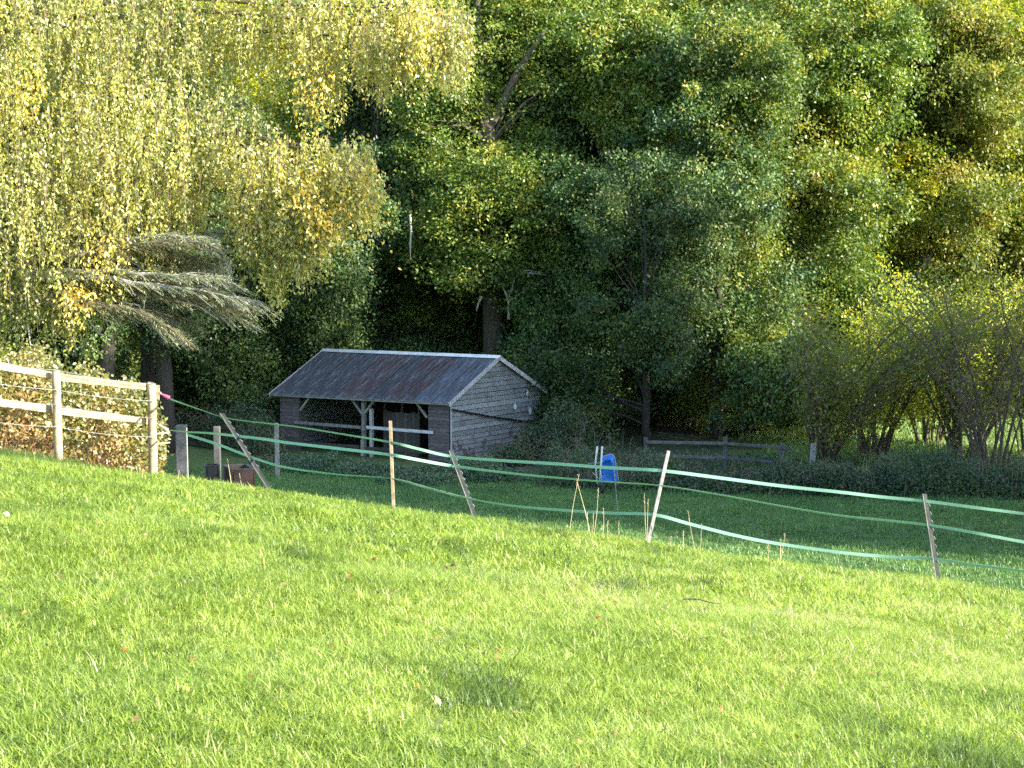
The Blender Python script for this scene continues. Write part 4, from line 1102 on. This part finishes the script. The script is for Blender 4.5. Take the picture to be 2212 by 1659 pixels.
# conifer boughs reaching out below the birch
def build_conifer():
    b = Vector((-10.6, 40.5, ground(-10.6, 40.5)))
    e = empty('larch_tree', b, 'grey green conifer whose flat feathery boughs reach out under the birch', 'tree')
    mb = MB(); top = b + Vector((.1, 0, 11))
    tr = [b.lerp(top, i / 8) for i in range(9)]; tr[0].z -= .3
    mb.tube(tr, [.22 * (1 - i / 9) + .02 for i in range(9)], 9); mb.build('trunk', M['bark_dark'], e, True)
    r = random.Random(12); g = np.random.default_rng(12)
    boughs = [[(60, 560), (220, 530), (330, 505), (455, 500)], [(60, 585), (230, 560), (360, 560), (462, 560)], [(60, 600), (250, 600), (400, 610), (548, 652)], [(60, 610), (240, 610), (390, 640), (520, 668)],
              [(60, 590), (260, 585), (370, 595), (470, 598)], [(40, 640), (200, 640), (300, 655), (400, 690)], [(60, 600), (240, 628), (330, 668), (376, 700)], [(-60, 520), (100, 500), (240, 520), (360, 540)]]
    extra = []
    for bl in boughs[:]:
        for k in range(2):
            du, dv = r.uniform(-45, 10), r.uniform(-22, 30)
            extra.append([(u + du * j / 3, v + dv * (.4 + j / 4) + r.uniform(-6, 6)) for j, (u, v) in enumerate(bl)])
    boughs += extra
    for i, bl in enumerate(boughs):
        yy = 37.3 - .3 * (i % 5)
        P = [at(u, v, yy - .3 * j / 3) for j, (u, v) in enumerate(bl)]
        s = tr[min(8, max(1, int((P[0].z + .9 - b.z) / 11 * 8)))]
        q = [s]
        for j in range(3):
            for t in (0, .33, .66): q.append(P[j].lerp(P[j + 1], t) + Vector((0, 0, .03 * math.sin(j * 3 + t * 5))))
        q.append(P[-1])
        n = len(q); mb = MB(); mb.tube(q, [.055 * (1 - j / n) + .006 for j in range(n)], 6, False)
        PP, DD, NN = [], [], []
        for j in range(2, n):
            for _ in range(12):
                s0 = q[j - 1].lerp(q[j], r.random()); side = r.choice((-1, 1)); L = r.uniform(.25, .8)
                ax = (q[j] - q[j - 1]).normalized()
                d = (ax * r.uniform(.7, 1.5) + Vector((0, side * .7, r.uniform(-.45, .08)))).normalized()
                e1 = s0 + d * L; mb.tube([s0, s0.lerp(e1, .5) + Vector((0, 0, .02)), e1 - UP * .05], [.011, .008, .004], 3, False)
                m = int(L * 46)
                t = g.random(m)[:, None]; base = np.array(s0)[None] * (1 - t) + np.array(e1)[None] * t
                PP.append(base); dn = np.array(d)[None] * .8 + unit(m, (0, 0, .1), g) * .75; DD.append(dn); NN.append(unit(m, (0, 0, 1), g))
        bo = mb.build('bough', M['bark_pale'] if i % 2 == 0 else M['twig'], e, True)
        P_ = np.concatenate(PP); n_ = len(P_)
        link('needles', leaf_mesh('needles', P_, np.concatenate(DD), np.concatenate(NN), g.uniform(.05, .09, n_), np.full(n_, .014), np.clip(g.normal(.5, .2, n_), 0, 1), M['needle']), bo, False)
    # bare twigs drooping at the ends
    mb = MB()
    for i in range(22):
        a = at(448 + i * 1.6, 535 + abs(i - 8) * .8, 36.6); c = a + Vector((.06 + r.uniform(0, .12), 0, -.12)); d = c + Vector((r.uniform(.02, .12), 0, -r.uniform(.2, .5)))
        mb = MB(); mb.tube([a - Vector((.15, 0, -.03)), a, c, d], [.007, .006, .005, .003], 3, False); mb.build('bare_twig', M['bark_pale'], e)
    for pl in ([(190, 690), (215, 722), (240, 728)], [(60, 700), (66, 745), (85, 748)], [(250, 650), (300, 660), (318, 690), (330, 700)], [(330, 600), (312, 650), (310, 676)], [(110, 690), (118, 720), (130, 732)], [(425, 640), (480, 612), (500, 600)], [(380, 650), (430, 662), (470, 690)]):
        mb = MB(); mb.tube([at(u, v, 36.2) for u, v in pl], [.018, .013, .008, .005][:len(pl)], 4, False); mb.build('bare_twig', M['bark_pale'], e)
build_conifer()

# ------------------------------------------------------------------ hedge behind the left fence
def build_hedge():
    e = empty('hedge', gp(120, 31.5), 'russet and yellow hedge thick with creeper behind the sunlit fence', 'hedge')
    g = np.random.default_rng(21)
    topc = [(-260, 700), (0, 762), (60, 752), (105, 757), (150, 790), (200, 790), (240, 815), (300, 828), (330, 850), (350, 900), (372, 975)]
    us = np.array([t[0] for t in topc]); vs = np.array([t[1] for t in topc])
    n = 24000
    u = g.uniform(-330, 352, n)
    Yh = 30.6 + (u - 120) / 207 * 1.8 + g.random(n) ** 1.4 * 1.7 - .0
    x = (u - UC) / F * Yh
    top = np.interp(u, us, vs) + 10 * np.sin(u * .06) + 6 * np.sin(u * .21)
    zt = CAMZ - np.tan(np.arctan((top - VC) / F) + PITCH) * Yh
    zb = ground_np(x, Yh)
    hgt = np.maximum(zt - zb, .1)
    q = g.random(n) ** .8
    depthfrac = (Yh - (30.6 + (u - 120) / 207 * 1.8)) / 1.7
    hh = hgt * (1 - .25 * np.abs(depthfrac - .4) ** 2)
    z = zb + q * hh
    P = np.stack([x, Yh, z], 1) + g.normal(0, .05, (n, 3))
    D = unit(n, (.1, -.3, -.55), g); N = unit(n, (.2, -.5, .5), g)
    T = .30 + .40 * (1 - q) * np.clip(g.normal(1, .5, n), 0, 2) + g.normal(0, .15, n) + .12 * np.sin(u * .035)
    T = np.where(g.random(n) < .012, .15, T)
    link('leaves', leaf_mesh('hedge_leaves', P, D, N, g.uniform(.05, .10, n), g.uniform(.035, .065, n), np.clip(T, 0, 1), M['hedge_leaf'], .2), e)
    mb = MB(); mb2 = MB(); r = random.Random(4)
    for i in range(900):
        uu = r.uniform(-330, 350); Y = 30.55 + (uu - 120) / 207 * 1.8 + r.random() * 1.3
        p = gp(uu, Y); h = r.uniform(.3, 1.1) if i % 3 else r.uniform(.2, .6)
        lean = Vector((r.uniform(-.5, .5), r.uniform(-.5, .2), 0))
        a = p + lean * h * .5 + UP * h * .7; b = p + lean * h * 1.1 + UP * h * (1 if r.random() < .6 else .45)
        (mb if i % 2 else mb2).tube([p, a, b], [.006, .0045, .002], 3, False)
    mb.build('stems', M['red_stem'], e); mb2.build('dry_stems', M['twig'], e)
build_hedge()

def leaf_heap(name, label, cat, blobs, n, mat, seed, L=(.06, .11), kind=None, group=None, hs=1.0, stems=True):
    g = np.random.default_rng(seed)
    w = np.array([b[2] * b[3] for b in blobs]); w = w / w.sum()
    which = g.choice(len(blobs), n, p=w); B = np.array(blobs)[which]
    d = unit(n, r=g); rr = g.random(n) ** .35
    x = B[:, 0] + d[:, 0] * rr * B[:, 2]; y = B[:, 1] + d[:, 1] * rr * B[:, 3]
    z = ground_np(x, y) + np.abs(d[:, 2]) * rr * B[:, 4] * hs * (.95 + .28 * np.sin(x * 3.1 + seed) * np.sin(y * 2.3 + 1) + .30 * np.sin(x * 1.27 + seed * 2) + .12 * np.sin(x * 6.3)) + .04
    P = np.stack([x, y, z], 1)
    T = np.clip(.45 + .28 * np.sin(x * 1.7 + y) * np.sin(x * .6 + z * 2) + g.normal(0, .18, n), 0, 1)
    T = np.where(g.random(n) < .02, .97, np.minimum(T, .9))
    me = leaf_mesh(name + '_leaves', P, unit(n, (0, -.2, .1), g), unit(n, (0, 0, .9), g), g.uniform(*L, n), g.uniform(L[0] * .6, L[1] * .65, n), T, M[mat])
    if kind:
        o = link(name, me); tag(o, label, cat, group, kind); return o
    b = blobs[0]; e = empty(name, (b[0], b[1], ground(b[0], b[1])), label, cat, group)
    link('leaves', me, e)
    if stems:
        r = random.Random(seed); mb = MB()
        for _ in range(int(150)):
            B_ = r.choice(blobs); a = r.uniform(0, 6.28); rad = r.random() ** .5
            px, py = B_[0] + math.cos(a) * rad * B_[2], B_[1] + math.sin(a) * rad * B_[3]
            h = B_[4] * r.uniform(.7, 1.25) * math.sqrt(max(.1, 1 - rad * rad)) + .1
            s = Vector((px, py, ground(px, py))); dx = r.uniform(-.5, .5); dy = r.uniform(-.5, .3)
            mb.tube([s, s + Vector((dx * .3, dy * .3, h * .8)), s + Vector((dx, dy, h)), s + Vector((dx * 1.8, dy * 1.8, h * .75))], [.009, .007, .005, .003], 3, False)
        mb.build('stems', M['twig'], e)
    return e
def U(u, Y): return (u - UC) / F * Y
leaf_heap('bramble_bush', 'dark bramble heap growing against the shelter gable', 'bush', [(U(1160, 71.5), 71.5, 1.3, 1.2, 1.15), (U(1095, 69.8), 69.8, 1.0, .7, .80), (U(1225, 72), 72, 1.2, 1.4, 1.6), (U(1040, 68.8), 68.8, .7, .6, .5)], 15000, 'bramble_leaf', 31)
leaf_heap('bramble_bush', 'bramble bank around the foot of the blue wheelbarrow', 'bush', [(U(1280, 67), 67, 1.8, 2.0, 1.5), (U(1390, 65), 65, 1.5, 1.6, 1.1), (U(1320, 64), 64, 1.2, .9, .65), (U(1230, 64.5), 64.5, 1.1, 1.0, .8)], 16000, 'bramble_leaf', 32, hs=.8)
leaf_heap('bramble_bush', 'long bramble bank under the wood edge fence', 'bush', [(U(1500, 64.0), 64.0, 1.8, 1.6, .65), (U(1620, 63.5), 63.5, 1.7, 1.6, .7), (U(1740, 62.6), 62.6, 1.8, 1.6, .95), (U(1860, 62), 62, 1.8, 1.6, 1.15)], 26000, 'bramble_leaf', 33, hs=.78)
leaf_heap('bramble_bush', 'green bramble bank reaching the right edge of the picture', 'bush', [(U(1980, 62), 62, 1.9, 1.7, 1.3), (U(2100, 62), 62, 1.9, 1.8, 1.6), (U(2220, 61), 61, 1.8, 1.7, 1.5), (U(2350, 61), 61, 1.9, 1.7, 1.4)], 26000, 'bramble_leaf', 34, hs=.78)
leaf_heap('bramble_bush', 'dark bramble thicket left of the shelter wall', 'bush', [(U(520, 74), 74, 1.6, 1.4, 1.5), (U(560, 72), 72, 1.0, 1.2, 1.2), (U(450, 76), 76, 1.4, 1.2, 1.2)], 12000, 'bramble_leaf', 35)
leaf_heap('nettle_bed', 'low nettles in front of the open bays of the shelter', 'nettles', [(U(700, 67.5), 67.5, 2.0, .9, .45), (U(840, 66.3), 66.3, 2.0, .9, .5), (U(960, 66), 66, 1.4, .9, .6), (U(610, 69), 69, 1.4, .9, .4), (U(900, 64.5), 64.5, 1.4, .8, .35), (U(1060, 65.5), 65.5, 1.3, .9, .55)], 26000, 'nettle_leaf', 36, (.05, .10))
leaf_heap('red_shrub', 'small dark red shrub behind the thick strainer post', 'shrub', [(U(418, 52), 52, .28, .3, 1.0)], 1400, 'red_leaf', 37, (.05, .09))
leaf_heap('undergrowth', 'mixed low growth along the foot of the wood', 'undergrowth', [(x, 68.5 + .8 * math.sin(x), 1.6, 2.2, .45) for x in np.arange(2.5, 30, 2)] + [(x, 78 + math.sin(x * 2), 2.0, 2.4, .5) for x in np.arange(-30, -6, 2.5)], 34000, 'bramble_leaf', 38, kind='stuff')

# ------------------------------------------------------------------ trees beyond the right edge that shade the hollow
def shade(x, y, key, s, rz, lab, sz=None): place_tree('boundary_tree', key, 0, 0, s, rz, lab, 'tree', 'boundary trees beyond the right edge', 'oak_leaf', 'bark_dark', sz or s, x=x, y=y)
shd = [(26.5, 24.6, 'tall', 1.25), (25, 29.5, 'skirt', 1.15), (22.5, 33, 'broad', .95), (28, 30.5, 'broad', 1.2), (24, 49, 'skirt', 1.15), (31, 50, 'broad', 1.3), (27, 50, 'broad', 1.35), (24.5, 55, 'broad', 1.35), (29.5, 57, 'skirt', 1.8), (26, 60.5, 'broad', 1.3), (33, 52, 'broad', 1.6), (34, 58.5, 'broad', 1.3)]
for i, (x, y, k_, s) in enumerate(shd):
    shade(x, y, k_, s, i * 1.9, 'leafy boundary tree standing outside the picture on the right, shading the hollow')

# ------------------------------------------------------------------ grass
hidden = bpy.data.collections.new('blade_sources')
def tuft(name, n, h, w, spread, mat, seed, lean=.5, seg=2):
    r = random.Random(seed); mb = MB()
    for i in range(n):
        a = r.uniform(0, 6.28); p = Vector((math.cos(a), math.sin(a), 0)) * r.random() ** .6 * spread
        b = r.uniform(0, 6.28); d = Vector((math.cos(b), math.sin(b), 0)); s = Vector((-d.y, d.x, 0)) * w * r.uniform(.6, 1.2) * .5
        H = h * r.uniform(.5, 1.2); l = lean * r.uniform(.15, 1.2) * H
        m1 = p + d * l * .35 + UP * H * .55; t = p + d * l + UP * H * (.95 if r.random() < .75 else .6)
        mb.poly([p - s, p + s, m1 + s * .75, m1 - s * .75, t], [(0, 1, 2, 3), (3, 2, 4)])
    me = mb.mesh(name, M[mat]); o = bpy.data.objects.new(name, me); hidden.objects.link(o); return o
near = [tuft('blade_tuft', 22, .036, .0044, .050, 'grass_blade', i, 1.5) for i in range(4)]
farT = [tuft('blade_tuft_far', 28, .050, .0085, .13, 'grass_blade', 10 + i, 1.4) for i in range(4)]
mead = [tuft('blade_tuft_meadow', 24, .12, .02, .30, 'meadow_blade', 20 + i, .8) for i in range(3)]
straw = [tuft('blade_tuft_straw', 6, .060, .0040, .09, 'straw_blade', 30 + i, 2.2) for i in range(3)]
coarse = [tuft('blade_tuft_coarse', 30, .15, .008, .09, 'grass_blade', 40 + i, .8) for i in range(2)]

def scatter(name, pts, scl, tint, srcs, label, cat='grass', seed=0):
    g = np.random.default_rng(seed); n = len(pts)
    me = bpy.data.meshes.new(name); me.vertices.add(n); me.vertices.foreach_set('co', pts.astype(np.float32).reshape(-1))
    for nm, v in (('scl', scl), ('tint', tint)):
        a = me.attributes.new(nm, 'FLOAT', 'POINT'); a.data.foreach_set('value', np.asarray(v, np.float32))
    a = me.attributes.new('rot', 'FLOAT_VECTOR', 'POINT')
    R = np.stack([g.normal(0, .12, n), g.normal(0, .12, n), g.uniform(0, 6.28, n)], 1); a.data.foreach_set('vector', R.astype(np.float32).reshape(-1))
    a = me.attributes.new('pick', 'INT', 'POINT'); a.data.foreach_set('value', g.integers(0, len(srcs), n).astype(np.int32))
    me.update()
    col = bpy.data.collections.new(name + '_sources')
    for s in srcs: col.objects.link(s)
    o = link(name, me); tag(o, label, cat, None, 'stuff')
    ng = bpy.data.node_groups.new(name, 'GeometryNodeTree')
    ng.interface.new_socket('Geometry', in_out='INPUT', socket_type='NodeSocketGeometry')
    ng.interface.new_socket('Geometry', in_out='OUTPUT', socket_type='NodeSocketGeometry')
    N = ng.nodes; gi, go = N.new('NodeGroupInput'), N.new('NodeGroupOutput')
    ip = N.new('GeometryNodeInstanceOnPoints'); ci = N.new('GeometryNodeCollectionInfo')
    ci.inputs['Collection'].default_value = col; ci.inputs['Separate Children'].default_value = True; ci.inputs['Reset Children'].default_value = True
    def attr(nm, ty):
        x = N.new('GeometryNodeInputNamedAttribute'); x.data_type = ty; x.inputs['Name'].default_value = nm; return x.outputs['Attribute']
    ng.links.new(gi.outputs[0], ip.inputs['Points']); ng.links.new(ci.outputs[0], ip.inputs['Instance'])
    ip.inputs['Pick Instance'].default_value = True
    ng.links.new(attr('pick', 'INT'), ip.inputs['Instance Index'])
    ng.links.new(attr('rot', 'FLOAT_VECTOR'), ip.inputs['Rotation'])
    ng.links.new(attr('scl', 'FLOAT'), ip.inputs['Scale'])
    ng.links.new(ip.outputs[0], go.inputs[0])
    md = o.modifiers.new('scatter', 'NODES'); md.node_group = ng
    return o

def vnoise(x, y, s, seed=0):
    """cheap smooth value noise"""
    g = np.random.default_rng(seed); G = g.random((256, 256))
    X, Y = x / s + 100.3, y / s + 57.7
    i, j = np.floor(X).astype(int), np.floor(Y).astype(int); fx, fy = X - i, Y - j
    fx, fy = fx * fx * (3 - 2 * fx), fy * fy * (3 - 2 * fy)
    a = G[i % 256, j % 256]; b = G[(i + 1) % 256, j % 256]; c = G[i % 256, (j + 1) % 256]; d = G[(i + 1) % 256, (j + 1) % 256]
    return (a * (1 - fx) + b * fx) * (1 - fy) + (c * (1 - fx) + d * fx) * fy

def tint_at(x, y):
    return .30 + .16 * (vnoise(x, y * .6, 1.6, 1) - .5) + .32 * (vnoise(x, y * .6, .35, 2) - .5) + .10
def dry_at(x, y):
    u = UC + x / y * F; v = VH + (CAMZ - ground_np(x, y)) / y * F
    d = np.zeros_like(x)
    for (a, b, ra, rb, w) in ((1330, 1290, 230, 75, 1), (1150, 1240, 120, 50, .6), (1880, 1340, 300, 90, .9), (1750, 1430, 200, 80, .7), (2100, 1450, 160, 110, .8), (1280, 1180, 90, 30, .7), (820, 1330, 150, 60, .4), (2060, 1262, 60, 22, 1.2), (300, 1300, 250, 80, .25), (950, 1560, 200, 60, .35), (560, 1430, 150, 50, .3)):
        d += w * np.exp(-((u - a) / ra) ** 2 - ((v - b) / rb) ** 2)
    return np.clip(d * (.5 + vnoise(x, y, .45, 5)), 0, 1.3)
def fan(n, y0, y1, marg, g, p=1.0):
    """points over the strip the camera sees plus a margin either side"""
    y = y0 + (y1 - y0) * g.random(n) ** p; h = .2465 * y + marg
    x = g.uniform(-1, 1, n) * h
    return x, y
g = np.random.default_rng(99)
def lay(x, y, dz=-.004): return np.stack([x, y, ground_np(x, y) + dz], 1)
x, y = fan(40000, 4.9, 13.5, .5, g, .8)
d = dry_at(x, y); T = tint_at(x, y) + .10 * d + g.normal(0, .20, len(x))
scatter('near_grass', lay(x, y), .8 + .5 * g.random(len(x)) + .25 * vnoise(x, y, .6, 9), np.clip(T, 0, 1), near, 'short bright green pasture grass nearest the camera')
x, y = fan(64000, 13.0, 33.5, 1.6, g, .75)
d = dry_at(x, y); T = tint_at(x, y) + .10 * d + g.normal(0, .20, len(x))
scatter('pasture_grass', lay(x, y), .75 + .5 * g.random(len(x)) + .3 * vnoise(x, y, .8, 9), np.clip(T, 0, 1), farT, 'bright green pasture grass up to the crest of the bank')
x, y = fan(46000, 5, 32, 1, g, .9); d = dry_at(x, y)
keep = g.random(len(x)) < (d * .20 + .02) * np.clip(y / 14, .25, 1); x, y = x[keep], y[keep]
scatter('dry_grass', lay(x, y), .6 + .9 * g.random(len(x)), g.random(len(x)), straw, 'scattered bleached dry grass stems in the pasture')
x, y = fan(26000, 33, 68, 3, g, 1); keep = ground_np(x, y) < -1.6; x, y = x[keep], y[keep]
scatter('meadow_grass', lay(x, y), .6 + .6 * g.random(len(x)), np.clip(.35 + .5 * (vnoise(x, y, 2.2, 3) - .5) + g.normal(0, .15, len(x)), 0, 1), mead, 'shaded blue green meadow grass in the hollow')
x = np.concatenate([g.uniform(-32, 40, 20000), g.uniform(9, 34, 9000)]); y = np.concatenate([g.uniform(94, 140, 20000), g.uniform(66, 95, 9000)])
scatter('field_grass', lay(x, y), 1.6 + .9 * g.random(len(x)), .6 + .4 * g.random(len(x)), mead, 'sunlit field grass beyond the wood')
# coarse darker clump near the left fence, and small dark tufts here and there
uu = g.normal(110, 120, 900); yy = 26.3 + (uu - 110) * .004 + g.normal(0, .7, 900); x = (uu - UC) / F * yy
uu2 = np.concatenate([g.normal(a, s, n_) for a, s, n_ in ((1420, 45, 60), (1480, 40, 50), (1190, 30, 30), (1350, 40, 40), (90, 40, 40), (640, 30, 30), (1040, 40, 60), (2130, 60, 80), (820, 20, 20))])
yy2 = np.concatenate([g.normal(a, s, n_) for a, s, n_ in ((19.5, .5, 60), (15.8, .3, 50), (20, .3, 30), (13, .3, 40), (17, .3, 40), (12, .2, 30), (7.2, .25, 60), (6.8, .2, 80), (14, .2, 20))])
x = np.concatenate([x, (uu2 - UC) / F * yy2]); y = np.concatenate([yy, yy2])
scatter('coarse_grass', lay(x, y), (.7 + .5 * g.random(len(x))) * np.where(y < 20, .6, 1), np.clip(.05 + g.normal(0, .08, len(x)), 0, 1), coarse, 'coarse dark green tussocks in the pasture')

# tall dead stalks standing on the crest
def stalks(label, items, Y, seed, head=True):
    r = random.Random(seed)
    b = gp(items[0][2], Y)
    e = empty('dry_stalks', b, label, 'dead stalks', 'dead stalks standing along the crest')
    for (u0, v0, u1, v1) in items:
        t = at(u0, v0, Y); s = at(u1, v1, Y); gz = ground(s.x, Y); s.z = min(s.z, gz)
        mid = s.lerp(t, .5) + Vector((r.uniform(-.012, .012), 0, 0))
        mb = MB(); mb.tube([s, mid, t], [.0042, .0034, .0022], 5)
        if head:
            for i in range(7):
                p = mid.lerp(t, .55 + .45 * i / 7); q = p + Vector((r.uniform(-.02, .02), r.uniform(-.01, .01), .022)); mb.tube([p, q], [.003, .002], 3)
        mb.build('stalk', M['straw_stem'], e)
M['straw_stem'] = surfmat('straw_stem', woodcol((.34, .25, .13), (.5, .40, .24), (.6, .52, .36)), .8, 0)
stalks('two crossing tall dead stalks forming an upturned V left of the centre stake', [(1251, 1024, 1228, 1152), (1246, 1038, 1279, 1158)], 24.6, 1)
stalks('bundle of shorter dead stalks right of the upturned V', [(1293, 1054, 1281, 1156), (1304, 1098, 1300, 1155), (1312, 1126, 1315, 1158), (1268, 1108, 1276, 1156), (1282, 1110, 1278, 1158), (1336, 1126, 1338, 1160)], 24.4, 2)
stalks('close pair of dead stalks touching the leaning wooden stake', [(1392, 1065, 1398, 1168), (1400, 1078, 1400, 1168)], 24.3, 3)
stalks('lone dead stalks right of the leaning wooden stake', [(1486, 1103, 1505, 1182), (1515, 1131, 1510, 1180), (1476, 1147, 1476, 1178), (1450, 1160, 1447, 1176), (1598, 1178, 1598, 1200)], 24.3, 4)
stalks('seeding dead stalk far right of the centre with small heads', [(1696, 1153, 1683, 1207), (1687, 1165, 1684, 1206), (1660, 1176, 1656, 1198)], 24.2, 5)
stalks('single pale stalk beside the foot of the leftmost leaning stake', [(491, 991, 502, 1045), (517, 1022, 523, 1036)], 27.2, 6, False)
stalks('thin dark stalk in the pasture below the thick strainer post', [(387, 1015, 381, 1105)], 22, 7, False)

# a stick and a curled leaf lying in the grass
def stick():
    Y = 12.6
    a, b = at(1475, 1441, Y), at(1556, 1428, Y + .1)
    for p in (a, b): p.z = ground(p.x, p.y) + .045
    e = empty('stick', a, 'short dark stick lying in the grass right of centre', 'stick')
    mb = MB(); mb.tube([a, a.lerp(b, .4) + UP * .012, a.lerp(b, .7), b], [.006, .005, .004, .003], 5); mb.build('wood', M['bark_dark'], e)
stick()
def curled():
    Y = 12.9; c = at(968, 1392, Y); c.z = ground(c.x, c.y) + .06
    g_ = np.array([[c.x, c.y, c.z], [c.x + .01, c.y, c.z]])
    me = leaf_mesh('fallen_leaf', g_, np.array([[-.8, .1, -.6], [.8, -.1, .3]]), np.array([[0, -.9, .4], [0, -.5, .9]]), np.array([.045, .04]), np.array([.035, .03]), np.array([.1, .7]), M['red_leaf'])
    o = link('fallen_leaf', me); tag(o, 'small dark curled leaf lying on the grass near the middle', 'leaf')
curled()

# fallen leaves and pale flecks lying in the turf
def flecks():
    g = np.random.default_rng(123); x, y = fan(700, 5.2, 30, .5, g, .8); n = len(x)
    P = lay(x, y, .03); D = unit(n, (0, 0, .1), g); D[:, 2] *= .4
    me = leaf_mesh('fallen_leaves', P, D, unit(n, (0, 0, 1.2), g), g.uniform(.03, .055, n), g.uniform(.018, .035, n), g.uniform(.3, 1, n), M['hedge_leaf'])
    tag(link('fallen_leaves', me), 'small yellow and brown leaves fallen in the grass', 'leaves', None, 'stuff')
flecks()
